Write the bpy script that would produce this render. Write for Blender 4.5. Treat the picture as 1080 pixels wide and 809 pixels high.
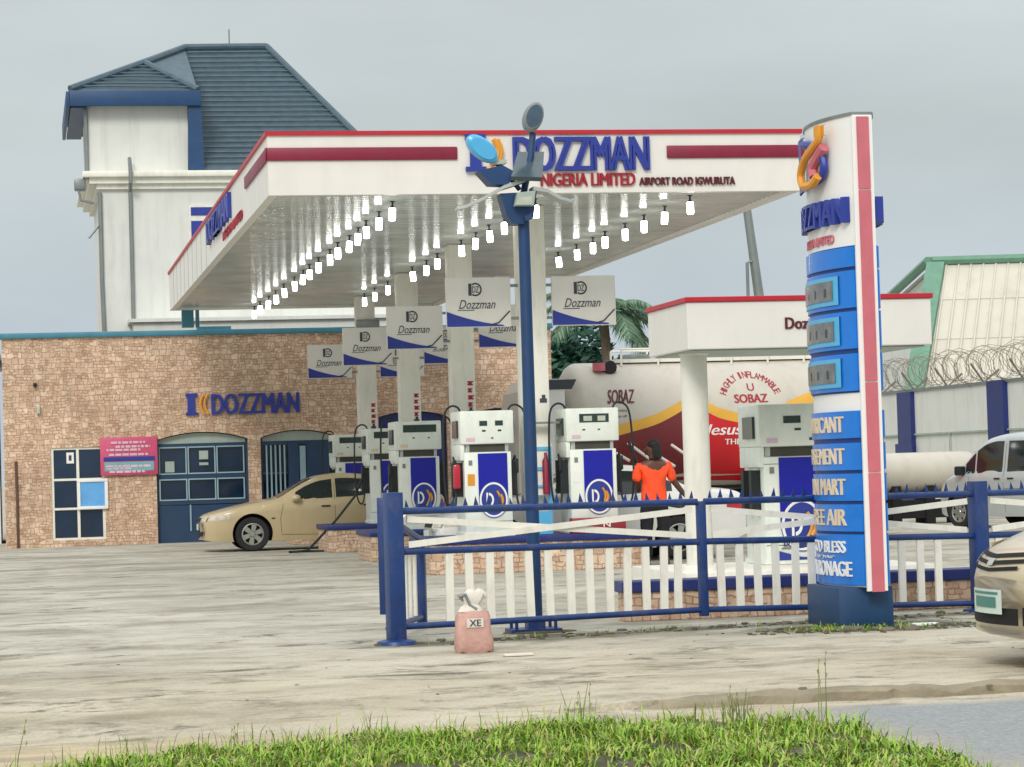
import bpy, bmesh, math, random
from mathutils import Vector, Matrix, noise
for o in list(bpy.data.objects): bpy.data.objects.remove(o)
S = bpy.context.scene
COL = S.collection
R_ = math.radians
# ------------------------------------------------------------------ camera
# the ground is z = 0, X runs along the road, Y away from it; the camera stands at (0,0) 1.4 m up
FPX, PSI, PIT, ROLL, EYE = 2700.0, R_(10.9), math.atan(90.5/2700), R_(1.72), 1.4
_f = Vector((math.sin(PSI)*math.cos(PIT), math.cos(PSI)*math.cos(PIT), math.sin(PIT)))
_r0 = Vector((math.cos(PSI), -math.sin(PSI), 0)); _u0 = _r0.cross(_f)
_r = _r0*math.cos(ROLL) - _u0*math.sin(ROLL); _u = _r0*math.sin(ROLL) + _u0*math.cos(ROLL)
CAM = Vector((0, 0, EYE))
cd = bpy.data.cameras.new('camera'); cam = bpy.data.objects.new('camera', cd); COL.objects.link(cam)
cam.matrix_world = Matrix(((_r.x,_u.x,-_f.x,0),(_r.y,_u.y,-_f.y,0),(_r.z,_u.z,-_f.z,EYE),(0,0,0,1)))
cd.sensor_fit = 'HORIZONTAL'; cd.sensor_width = 36; cd.lens = FPX/1080*36; cd.clip_end = 5000; cd.clip_start = .1
S.camera = cam
def ray(x, y): return _f + _r*((x-540)/FPX) + _u*((404.5-y)/FPX)
def aY(x, y, Y): d = ray(x, y); return CAM + d*(Y/d.y)
def aX(x, y, X): d = ray(x, y); return CAM + d*(X/d.x)
def aZ(x, y, z=0): d = ray(x, y); return CAM + d*((z-EYE)/d.z)
def aD(x, y, D): return CAM + ray(x, y)*D
# ------------------------------------------------------------------ sky, sun, exposure
SUN_EL, SUN_ROT = R_(36), R_(205)
W = bpy.data.worlds.new('World'); S.world = W; W.use_nodes = True
nt = W.node_tree; nt.nodes.clear()
def N(t, **k):
    n = nt.nodes.new(t)
    for a, b in k.items(): setattr(n, a, b)
    return n
out = N('ShaderNodeOutputWorld'); bg = N('ShaderNodeBackground'); sky = N('ShaderNodeTexSky')
sky.sky_type = 'NISHITA'; sky.sun_disc = False; sky.sun_elevation = SUN_EL; sky.sun_rotation = SUN_ROT
sky.dust_density = 4; sky.air_density = 1.2
tc = N('ShaderNodeTexCoord'); sep = N('ShaderNodeSeparateXYZ'); nt.links.new(tc.outputs['Generated'], sep.inputs[0])
ramp = N('ShaderNodeValToRGB'); e = ramp.color_ramp.elements
e[0].position = 0.0; e[0].color = (.46,.525,.595,1); e[1].position = 1.0; e[1].color = (1.22,1.24,1.25,1)
for p, c in ((.06,(.43,.49,.54,1)),(.13,(.43,.475,.48,1)),(.3,(.58,.61,.615,1))):
    q = e.new(p); q.color = c
nt.links.new(sep.outputs[2], ramp.inputs[0])
mp = N('ShaderNodeMapping'); mp.inputs['Scale'].default_value = (1.6,1.6,5.0); nt.links.new(tc.outputs['Generated'], mp.inputs[0])
nz = N('ShaderNodeTexNoise'); nz.inputs['Scale'].default_value = 2.2; nz.inputs['Detail'].default_value = 5; nz.inputs['Roughness'].default_value = .5
nt.links.new(mp.outputs[0], nz.inputs['Vector'])
cr = N('ShaderNodeMapRange'); cr.inputs['From Min'].default_value = .3; cr.inputs['From Max'].default_value = .7
cr.inputs['To Min'].default_value = 13.0*.86; cr.inputs['To Max'].default_value = 13.0*1.12; nt.links.new(nz.outputs[0], cr.inputs[0])
sc = N('ShaderNodeVectorMath', operation='SCALE'); nt.links.new(ramp.outputs[0], sc.inputs[0]); nt.links.new(cr.outputs[0], sc.inputs['Scale'])
mx = N('ShaderNodeMix', data_type='RGBA'); mx.inputs[0].default_value = .9
nt.links.new(sky.outputs[0], mx.inputs[6]); nt.links.new(sc.outputs[0], mx.inputs[7])
nt.links.new(mx.outputs[2], bg.inputs[0]); bg.inputs[1].default_value = .08; nt.links.new(bg.outputs[0], out.inputs[0])
sd = bpy.data.lights.new('sun', 'SUN'); sd.energy = 1.2; sd.angle = R_(18); sd.color = (1,.96,.9)
so = bpy.data.objects.new('sun', sd); COL.objects.link(so)
_sd = Vector((math.sin(SUN_ROT)*math.cos(SUN_EL), math.cos(SUN_ROT)*math.cos(SUN_EL), math.sin(SUN_EL)))
so.rotation_euler = _sd.to_track_quat('Z', 'Y').to_euler(); so.location = (0,-20,40)
S.view_settings.view_transform = 'Standard'; S.view_settings.look = 'None'; S.view_settings.gamma = 1
S.view_settings.exposure = 0.33; S.view_settings.use_curve_mapping = False
# ------------------------------------------------------------------ materials
def lin(c): return tuple(((v/255)/12.92 if v/255 <= .04045 else ((v/255+.055)/1.055)**2.4) for v in c)
def newmat(name):
    m = bpy.data.materials.new(name); m.use_nodes = True; t = m.node_tree
    return m, t, t.nodes['Principled BSDF']
def nd(t, typ, **k):
    n = t.nodes.new(typ)
    for a, b in k.items(): setattr(n, a, b)
    return n
def mat(name, c, rough=.5, metal=0, var=.12, vs=3.0, grime=0.0, gs=(1.5,1.5,.5), bump=0.0, bs=40, coat=0, spec=.5, gc=(.09,.08,.065)):
    """paint / plaster / metal: base colour varied by noise, streaks of grime, fine bump"""
    c = lin(c); m, t, b = newmat(name); L = t.links.new
    b.inputs['Roughness'].default_value = rough; b.inputs['Metallic'].default_value = metal
    b.inputs['Coat Weight'].default_value = coat; b.inputs['Specular IOR Level'].default_value = spec
    co = nd(t, 'ShaderNodeTexCoord')
    n = nd(t, 'ShaderNodeTexNoise'); n.inputs['Scale'].default_value = vs; n.inputs['Detail'].default_value = 6; n.inputs['Roughness'].default_value = .6
    L(co.outputs['Object'], n.inputs['Vector'])
    mr = nd(t, 'ShaderNodeMapRange'); mr.inputs[1].default_value = .3; mr.inputs[2].default_value = .7; mr.inputs[3].default_value = 1-var; mr.inputs[4].default_value = 1+var*.6
    L(n.outputs[0], mr.inputs[0])
    vm = nd(t, 'ShaderNodeVectorMath', operation='SCALE'); vm.inputs[0].default_value = c; L(mr.outputs[0], vm.inputs['Scale'])
    last = vm.outputs[0]
    if grime:
        mpn = nd(t, 'ShaderNodeMapping'); mpn.inputs['Scale'].default_value = gs; L(co.outputs['Object'], mpn.inputs[0])
        g = nd(t, 'ShaderNodeTexNoise'); g.inputs['Scale'].default_value = 2.0; g.inputs['Detail'].default_value = 8; g.inputs['Roughness'].default_value = .7; L(mpn.outputs[0], g.inputs['Vector'])
        gr = nd(t, 'ShaderNodeMapRange'); gr.inputs[1].default_value = .5; gr.inputs[2].default_value = .75; gr.inputs[3].default_value = 0; gr.inputs[4].default_value = grime; L(g.outputs[0], gr.inputs[0])
        mxx = nd(t, 'ShaderNodeMix', data_type='RGBA'); L(gr.outputs[0], mxx.inputs[0]); L(last, mxx.inputs[6]); mxx.inputs[7].default_value = (*gc,1)
        last = mxx.outputs[2]
        rr = nd(t, 'ShaderNodeMapRange'); rr.inputs[3].default_value = rough; rr.inputs[4].default_value = min(1, rough+.3); L(gr.outputs[0], rr.inputs[0]); L(rr.outputs[0], b.inputs['Roughness'])
    L(last, b.inputs['Base Color'])
    if bump:
        bn = nd(t, 'ShaderNodeTexNoise'); bn.inputs['Scale'].default_value = bs; bn.inputs['Detail'].default_value = 4; L(co.outputs['Object'], bn.inputs['Vector'])
        bu = nd(t, 'ShaderNodeBump'); bu.inputs['Strength'].default_value = bump; bu.inputs['Distance'].default_value = .02; L(bn.outputs[0], bu.inputs['Height']); L(bu.outputs[0], b.inputs['Normal'])
    return m
def emat(name, c, s):
    m, t, b = newmat(name); b.inputs['Base Color'].default_value = (.9,.9,.9,1); b.inputs['Emission Color'].default_value = (*c,1); b.inputs['Emission Strength'].default_value = s
    return m
M = {}
M['white_wall'] = mat('white_wall', (222,224,218), .8, var=.06, vs=1.2, grime=.18, gs=(2.2,2.2,.25), bump=.15)
M['canopy_white'] = mat('canopy_white', (232,229,222), .5, var=.04, vs=1.5, grime=.09, gs=(1.6,1.6,.3), gc=(.25,.22,.18))
M['cream'] = mat('cream', (238,236,224), .55, var=.06, vs=2, grime=.3, gs=(3,3,.5), gc=(.2,.17,.12))
M['red_trim'] = mat('red_trim', (190,30,48), .45, var=.1, grime=.2)
M['maroon'] = mat('maroon', (135,28,58), .45, var=.1, grime=.2)
M['fence_blue'] = mat('fence_blue', (24,58,116), .4, var=.18, vs=4, grime=.35, gs=(3,3,1.5), bump=.1, gc=(.16,.13,.1))
M['post_blue'] = mat('post_blue', (22,62,108), .45, var=.15, vs=4, grime=.3, gs=(3,3,1))
M['navy'] = mat('navy', (24,42,110), .45, var=.15, vs=3, grime=.3)
M['poster_blue'] = mat('poster_blue', (14,22,160), .35, var=.08, vs=6)
M['sky_blue'] = mat('sky_blue', (0,122,222), .35, var=.12, vs=3, grime=.18, gs=(2,2,.7), coat=.2)
M['dark_blue_gap'] = mat('dark_blue_gap', (8,55,125), .5, var=.1)
M['pale_blue'] = mat('pale_blue', (90,180,225), .4, var=.08)
M['white_paint'] = mat('white_paint', (236,234,222), .45, var=.06, vs=5, grime=.3, gs=(5,5,2), gc=(.3,.25,.18))
M['pump_white'] = mat('pump_white', (234,240,230), .4, var=.05, vs=4, grime=.22, gs=(3,3,.8), gc=(.25,.24,.2))
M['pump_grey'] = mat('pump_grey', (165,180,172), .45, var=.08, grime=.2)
M['dark_slot'] = mat('dark_slot', (70,68,58), .6, var=.2)
M['lcd'] = mat('lcd', (48,66,62), .15, var=.3, vs=25)
M['rubber'] = mat('rubber', (26,34,34), .6, var=.2)
M['black'] = mat('black', (18,18,20), .5, var=.2)
M['dark_glass'] = mat('dark_glass', (16,42,68), .08, var=.35, vs=1.2, spec=.7)
M['car_glass'] = mat('car_glass', (30,40,42), .06, var=.4, vs=1.6, spec=.7)
M['screen_grey'] = mat('screen_grey', (120,122,122), .25, var=.35, vs=9)
M['pink'] = mat('pink', (205,110,122), .5, var=.12, vs=3, grime=.25, gs=(3,3,.6))
M['letter_blue'] = mat('letter_blue', (40,58,150), .4, var=.12)
M['letter_red'] = mat('letter_red', (160,22,40), .5, var=.1)
M['letter_maroon'] = mat('letter_maroon', (95,28,36), .5, var=.1)
M['orange'] = mat('orange', (225,155,50), .4, var=.1)
M['tan_letter'] = mat('tan_letter', (226,208,178), .5, var=.12)
M['grey_letter'] = mat('grey_letter', (62,66,78), .5, var=.1)
M['white_plain'] = mat('white_plain', (240,240,236), .5, var=.03)
M['swoosh_blue'] = mat('swoosh_blue', (40,58,150), .5, var=.12)
M['grey_metal'] = mat('grey_metal', (135,142,140), .45, metal=.3, var=.12, grime=.3)
M['light_metal'] = mat('light_metal', (190,194,190), .4, metal=.4, var=.1)
M['roof_blue'] = mat('roof_blue', (76,98,110), .55, var=.22, vs=5, grime=.25)
M['fascia_blue'] = mat('fascia_blue', (30,70,112), .5, var=.15, grime=.15)
M['teal_trim'] = mat('teal_trim', (64,128,150), .5, var=.15, grime=.25)
M['frame_blue'] = mat('frame_blue', (34,64,98), .45, var=.15, grime=.2)
M['frame_pale'] = mat('frame_pale', (150,180,190), .45, var=.1)
M['screen_pane'] = mat('screen_pane', (105,175,235), .3, var=.12, vs=5)
M['magenta'] = mat('magenta', (205,82,120), .5, var=.12, vs=6)
M['poster_teal'] = mat('poster_teal', (120,175,178), .5, var=.1)
M['poster_pale'] = mat('poster_pale', (222,188,205), .5, var=.1)
M['beige_car'] = mat('beige_car', (198,180,142), .34, metal=.15, var=.05, vs=2, coat=.6, grime=.12)
M['gold_car'] = mat('gold_car', (208,192,160), .3, metal=.2, var=.04, vs=2, coat=.7, grime=.06)
M['white_car'] = mat('white_car', (228,228,224), .3, var=.04, vs=2, coat=.6)
M['silver_car'] = mat('silver_car', (188,196,196), .32, metal=.3, var=.05, vs=2, coat=.6, grime=.15)
M['tyre'] = mat('tyre', (34,36,38), .8, var=.25, vs=9, bump=.2)
M['rim'] = mat('rim', (178,180,172), .3, metal=.7, var=.1)
M['headlamp'] = mat('headlamp', (205,198,180), .12, var=.3, vs=14, spec=.8)
M['tail_red'] = mat('tail_red', (190,40,60), .2, var=.1)
M['arch_dark'] = mat('arch_dark', (16,16,17), .8, var=.2)
M['tank_white'] = mat('tank_white', (200,194,182), .4, var=.06, vs=1.5, grime=.3, gs=(1.5,1.5,.6), gc=(.3,.25,.18))
M['tank_yellow'] = mat('tank_yellow', (225,172,60), .4, var=.1)
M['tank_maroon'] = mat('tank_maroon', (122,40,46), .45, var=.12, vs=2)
M['tank_red'] = mat('tank_red', (205,28,38), .4, var=.1, vs=2)
M['skin'] = mat('skin', (96,62,48), .5, var=.1, vs=8)
M['hair'] = mat('hair', (22,18,18), .7, var=.2, vs=20)
M['orange_cloth'] = mat('orange_cloth', (255,84,36), .75, var=.12, vs=6, bump=.3, bs=14)
M['black_cloth'] = mat('black_cloth', (26,26,32), .8, var=.2, vs=6, bump=.3, bs=14)
M['warehouse_roof'] = mat('warehouse_roof', (206,202,188), .75, var=.08, vs=.8, grime=.35, gs=(.6,.6,.25), gc=(.3,.25,.18))
M['green_trim'] = mat('green_trim', (104,150,126), .5, var=.15, grime=.2)
M['wire'] = mat('wire', (140,132,118), .5, metal=.4, var=.2)
M['sack'] = mat('sack', (198,156,144), .75, var=.16, vs=7, grime=.25, gs=(5,5,5), bump=.5, bs=18)
M['sack_white'] = mat('sack_white', (222,216,206), .75, var=.12, vs=7, bump=.5, bs=18)
M['kerb'] = mat('kerb', (150,140,118), .9, var=.25, vs=4, grime=.6, gs=(1.2,1.2,3), bump=.6, bs=22)
M['stone'] = mat('stone', (120,116,100), .9, var=.35, vs=3, bump=.5, bs=20)
M['dirt'] = mat('dirt', (84,82,62), .95, var=.4, vs=5, bump=.7, bs=25)
M['trunk'] = mat('trunk', (110,98,84), .9, var=.25, vs=6, bump=.4)
M['red_box'] = mat('red_box', (150,40,52), .45, var=.1, grime=.2)
M['cyan_lamp'] = mat('cyan_lamp', (80,176,225), .3, var=.08, coat=.3)
M['solar'] = mat('solar', (66,84,92), .2, var=.15, vs=12)
M['lamp_face'] = mat('lamp_face', (70,92,108), .25, var=.2, vs=8)
M['pale_face'] = mat('pale_face', (190,196,180), .3, var=.15, vs=8)
M['plate'] = mat('plate', (205,222,212), .4, var=.08)
M['plate_ink'] = mat('plate_ink', (70,130,120), .4, var=.08)
M['brown_wood'] = mat('brown_wood', (96,70,52), .6, var=.2)
M['bulb_glow'] = emat('bulb_glow', (1,.99,.95), 14)
def leafmat(name, cs, rough=.55):
    m, t, b = newmat(name); L = t.links.new
    g = nd(t, 'ShaderNodeNewGeometry'); r = nd(t, 'ShaderNodeValToRGB'); el = r.color_ramp.elements
    el[0].color = (*lin(cs[0]),1); el[1].color = (*lin(cs[-1]),1)
    for i, c in enumerate(cs[1:-1]): q = el.new((i+1)/(len(cs)-1)); q.color = (*lin(c),1)
    L(g.outputs['Random Per Island'], r.inputs[0]); L(r.outputs[0], b.inputs['Base Color'])
    b.inputs['Roughness'].default_value = rough; b.inputs['Specular IOR Level'].default_value = .3
    return m
M['grass'] = leafmat('grass', [(74,100,30),(108,152,40),(136,180,54),(160,192,72),(176,184,100),(150,134,84)])
M['weed'] = leafmat('weed', [(108,122,66),(140,150,92),(160,150,110)])
M['leaf_dark'] = leafmat('leaf_dark', [(44,80,68),(60,102,86),(78,120,102),(50,88,76)])
M['leaf_palm'] = leafmat('leaf_palm', [(78,108,86),(104,134,108),(136,160,134)])
def tilemat():
    m, t, b = newmat('brick_tile'); L = t.links.new
    co = nd(t, 'ShaderNodeTexCoord'); s = nd(t, 'ShaderNodeSeparateXYZ'); L(co.outputs['Object'], s.inputs[0])
    ad = nd(t, 'ShaderNodeMath', operation='ADD'); L(s.outputs[0], ad.inputs[0]); L(s.outputs[1], ad.inputs[1])
    cb0 = nd(t, 'ShaderNodeCombineXYZ'); L(ad.outputs[0], cb0.inputs[0]); L(s.outputs[2], cb0.inputs[1])
    wn = nd(t, 'ShaderNodeTexNoise'); wn.inputs['Scale'].default_value = 5; wn.inputs['Detail'].default_value = 2; L(cb0.outputs[0], wn.inputs['Vector'])
    ws = nd(t, 'ShaderNodeVectorMath', operation='SCALE'); L(wn.outputs[1], ws.inputs[0]); ws.inputs['Scale'].default_value = .10
    cb = nd(t, 'ShaderNodeVectorMath', operation='ADD'); L(cb0.outputs[0], cb.inputs[0]); L(ws.outputs[0], cb.inputs[1])
    def br(bw, rh, c1, c2, mo, off, ms=.008):
        n = nd(t, 'ShaderNodeTexBrick'); n.offset = off; n.squash = .6; n.squash_frequency = 3
        n.inputs['Scale'].default_value = 1; n.inputs['Brick Width'].default_value = bw; n.inputs['Row Height'].default_value = rh
        n.inputs['Color1'].default_value = (*lin(c1),1); n.inputs['Color2'].default_value = (*lin(c2),1); n.inputs['Mortar'].default_value = (*lin(mo),1)
        n.inputs['Mortar Size'].default_value = ms; n.inputs['Mortar Smooth'].default_value = .3; n.inputs['Bias'].default_value = -.1
        L(cb.outputs[0], n.inputs['Vector']); return n
    b1 = br(.13, .062, (222,194,166), (188,150,122), (160,130,108), .5)
    b2 = br(.15, .12, (228,202,176), (196,160,132), (166,136,114), .37)
    nz = nd(t, 'ShaderNodeTexNoise'); nz.inputs['Scale'].default_value = 4.6; nz.inputs['Detail'].default_value = 2; L(cb.outputs[0], nz.inputs['Vector'])
    st = nd(t, 'ShaderNodeMapRange'); st.inputs[1].default_value = .47; st.inputs[2].default_value = .53; L(nz.outputs[0], st.inputs[0])
    m1 = nd(t, 'ShaderNodeMix', data_type='RGBA'); L(st.outputs[0], m1.inputs[0]); L(b1.outputs[0], m1.inputs[6]); L(b2.outputs[0], m1.inputs[7])
    n2 = nd(t, 'ShaderNodeTexNoise'); n2.inputs['Scale'].default_value = 7; n2.inputs['Detail'].default_value = 8; n2.inputs['Roughness'].default_value = .7; L(cb.outputs[0], n2.inputs['Vector'])
    r2 = nd(t, 'ShaderNodeMapRange'); r2.inputs[1].default_value = .3; r2.inputs[2].default_value = .7; r2.inputs[3].default_value = .72; r2.inputs[4].default_value = 1.18; L(n2.outputs[0], r2.inputs[0])
    v = nd(t, 'ShaderNodeVectorMath', operation='SCALE'); L(m1.outputs[2], v.inputs[0]); L(r2.outputs[0], v.inputs['Scale'])
    n3 = nd(t, 'ShaderNodeTexNoise'); n3.inputs['Scale'].default_value = .7; n3.inputs['Detail'].default_value = 3; L(cb.outputs[0], n3.inputs['Vector'])
    r3 = nd(t, 'ShaderNodeMapRange'); r3.inputs[1].default_value = .3; r3.inputs[2].default_value = .7; r3.inputs[3].default_value = .88; r3.inputs[4].default_value = 1.1; L(n3.outputs[0], r3.inputs[0])
    v3 = nd(t, 'ShaderNodeVectorMath', operation='SCALE'); L(v.outputs[0], v3.inputs[0]); L(r3.outputs[0], v3.inputs['Scale'])
    L(v3.outputs[0], b.inputs['Base Color']); b.inputs['Roughness'].default_value = .75
    bu = nd(t, 'ShaderNodeBump'); bu.inputs['Strength'].default_value = .6; bu.inputs['Distance'].default_value = .03; L(n2.outputs[0], bu.inputs['Height']); L(bu.outputs[0], b.inputs['Normal'])
    return m
M['brick_tile'] = tilemat()
def groundmat():
    m, t, b = newmat('ground'); L = t.links.new
    co = nd(t, 'ShaderNodeTexCoord'); P = co.outputs['Object']
    def noise(sx, sy, scale, det=6, ro=.6, dis=0):
        mp = nd(t, 'ShaderNodeMapping'); mp.inputs['Scale'].default_value = (sx,sy,1); L(P, mp.inputs[0])
        n = nd(t, 'ShaderNodeTexNoise'); n.inputs['Scale'].default_value = scale; n.inputs['Detail'].default_value = det; n.inputs['Roughness'].default_value = ro; n.inputs['Distortion'].default_value = dis
        L(mp.outputs[0], n.inputs['Vector']); return n.outputs[0]
    def rng(s, a, bb, c=0., d=1.):
        r = nd(t, 'ShaderNodeMapRange'); r.inputs[1].default_value = a; r.inputs[2].default_value = bb; r.inputs[3].default_value = c; r.inputs[4].default_value = d; L(s, r.inputs[0]); return r.outputs[0]
    def mix(f, a, c):
        x = nd(t, 'ShaderNodeMix', data_type='RGBA'); L(f, x.inputs[0])
        for i, v in ((6,a),(7,c)):
            if isinstance(v, tuple): x.inputs[i].default_value = (*lin(v),1)
            else: L(v, x.inputs[i])
        return x.outputs[2]
    def math_(op, a, bb):
        x = nd(t, 'ShaderNodeMath', operation=op)
        for i, v in ((0,a),(1,bb)):
            if isinstance(v, (int,float)): x.inputs[i].default_value = v
            else: L(v, x.inputs[i])
        return x.outputs[0]
    s = nd(t, 'ShaderNodeSeparateXYZ'); L(P, s.inputs[0])
    c = mix(rng(noise(.5,.5,.6,5), .35,.65), (176,173,160), (202,198,184))                       # concrete / pale sand
    c = mix(rng(noise(.7,.7,2.2,8,.7), .45,.72, 0,.55), c, (146,138,118))                        # damp, worn patches
    c = mix(rng(noise(.25,.5,1.0,6,.65), .50,.64, 0,.55), c, (118,112,98))                        # big darker stains
    warm = rng(math_('ADD', s.outputs[1], math_('MULTIPLY', noise(.4,.4,1,4), 6.0)), 20, 25, .55, 0)
    c = mix(warm, c, (200,187,160))                                                               # brown sand washed to the road
    c = mix(rng(noise(.7,1.0,1.0,10,.74,.5), .50,.64, 0,.62), c, (124,118,102))                       # ruts
    c = mix(rng(noise(.7,1.15,1.3,10,.78,.6), .56,.625, 0,.82), c, (78,75,64))
    c = mix(rng(noise(.7,1.3,3.4,8,.75,.2), .54,.64, 0,.5), c, (120,114,98))                       # wet cracks
    near = rng(s.outputs[1], 17.5, 21, 1, 0)
    st = math_('MULTIPLY', near, rng(noise(.65,1.0,1.2,10,.76,.5), .53,.63, 0,.75)); c = mix(st, c, (104,95,76))
    st = math_('MULTIPLY', near, rng(noise(.5,.9,1.1,7,.7), .5,.66, 0,.6)); c = mix(st, c, (150,138,114))
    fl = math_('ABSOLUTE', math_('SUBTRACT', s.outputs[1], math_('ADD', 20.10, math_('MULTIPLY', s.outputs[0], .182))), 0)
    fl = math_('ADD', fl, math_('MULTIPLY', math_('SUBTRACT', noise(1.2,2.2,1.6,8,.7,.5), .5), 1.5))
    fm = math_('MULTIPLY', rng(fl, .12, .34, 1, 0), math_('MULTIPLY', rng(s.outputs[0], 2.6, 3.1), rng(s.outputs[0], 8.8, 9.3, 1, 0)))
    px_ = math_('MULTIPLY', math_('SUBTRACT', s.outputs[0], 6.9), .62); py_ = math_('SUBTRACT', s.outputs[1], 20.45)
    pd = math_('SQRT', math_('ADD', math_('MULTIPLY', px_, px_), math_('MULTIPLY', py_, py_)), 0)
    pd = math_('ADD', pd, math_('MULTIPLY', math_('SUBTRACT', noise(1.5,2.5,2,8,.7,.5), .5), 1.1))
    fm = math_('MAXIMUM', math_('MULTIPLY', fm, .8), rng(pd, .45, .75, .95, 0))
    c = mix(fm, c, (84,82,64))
    # asphalt of the road
    ym = rng(math_('ADD', s.outputs[1], math_('MULTIPLY', noise(.6,.6,1.2,6), 1.1)), 14.75,15.15, 1,0)
    xm = rng(math_('ADD', s.outputs[0], math_('MULTIPLY', noise(.5,.5,.9,7), 1.6)), 4.6,5.6, 0,1)
    asph = mix(rng(noise(1,1,30,4), .3,.7), (134,138,140), (158,161,162))
    sandy = mix(rng(noise(.5,1.2,3,7,.7), .4,.7), (196,180,148), (150,140,120))
    far = rng(s.outputs[1], 9.0, 10.0, 1, 0)
    road = mix(math_('MAXIMUM', xm, far), sandy, asph)
    c = mix(ym, c, road)
    fine = rng(noise(1,1,45,3), .3,.7, .84,1.12)
    v = nd(t, 'ShaderNodeVectorMath', operation='SCALE'); L(c, v.inputs[0]); L(fine, v.inputs['Scale'])
    L(v.outputs[0], b.inputs['Base Color']); b.inputs['Roughness'].default_value = .85; b.inputs['Specular IOR Level'].default_value = .3
    bu = nd(t, 'ShaderNodeBump'); bu.inputs['Strength'].default_value = .6; bu.inputs['Distance'].default_value = .05
    h = math_('ADD', noise(.6,1.4,1.5,9,.65), math_('MULTIPLY', noise(1,1,14,5), .25)); L(h, bu.inputs['Height']); L(bu.outputs[0], b.inputs['Normal'])
    return m
M['ground'] = groundmat()
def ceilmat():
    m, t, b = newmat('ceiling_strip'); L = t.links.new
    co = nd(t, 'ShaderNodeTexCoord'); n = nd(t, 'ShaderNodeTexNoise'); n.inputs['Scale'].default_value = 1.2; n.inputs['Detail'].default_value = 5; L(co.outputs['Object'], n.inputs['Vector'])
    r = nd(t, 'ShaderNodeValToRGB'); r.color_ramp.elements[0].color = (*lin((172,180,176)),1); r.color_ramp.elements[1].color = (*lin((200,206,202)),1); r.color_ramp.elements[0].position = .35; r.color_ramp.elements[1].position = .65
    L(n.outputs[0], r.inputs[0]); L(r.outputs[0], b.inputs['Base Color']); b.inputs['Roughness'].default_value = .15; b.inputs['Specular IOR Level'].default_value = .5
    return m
M['ceiling_strip'] = ceilmat()
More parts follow.
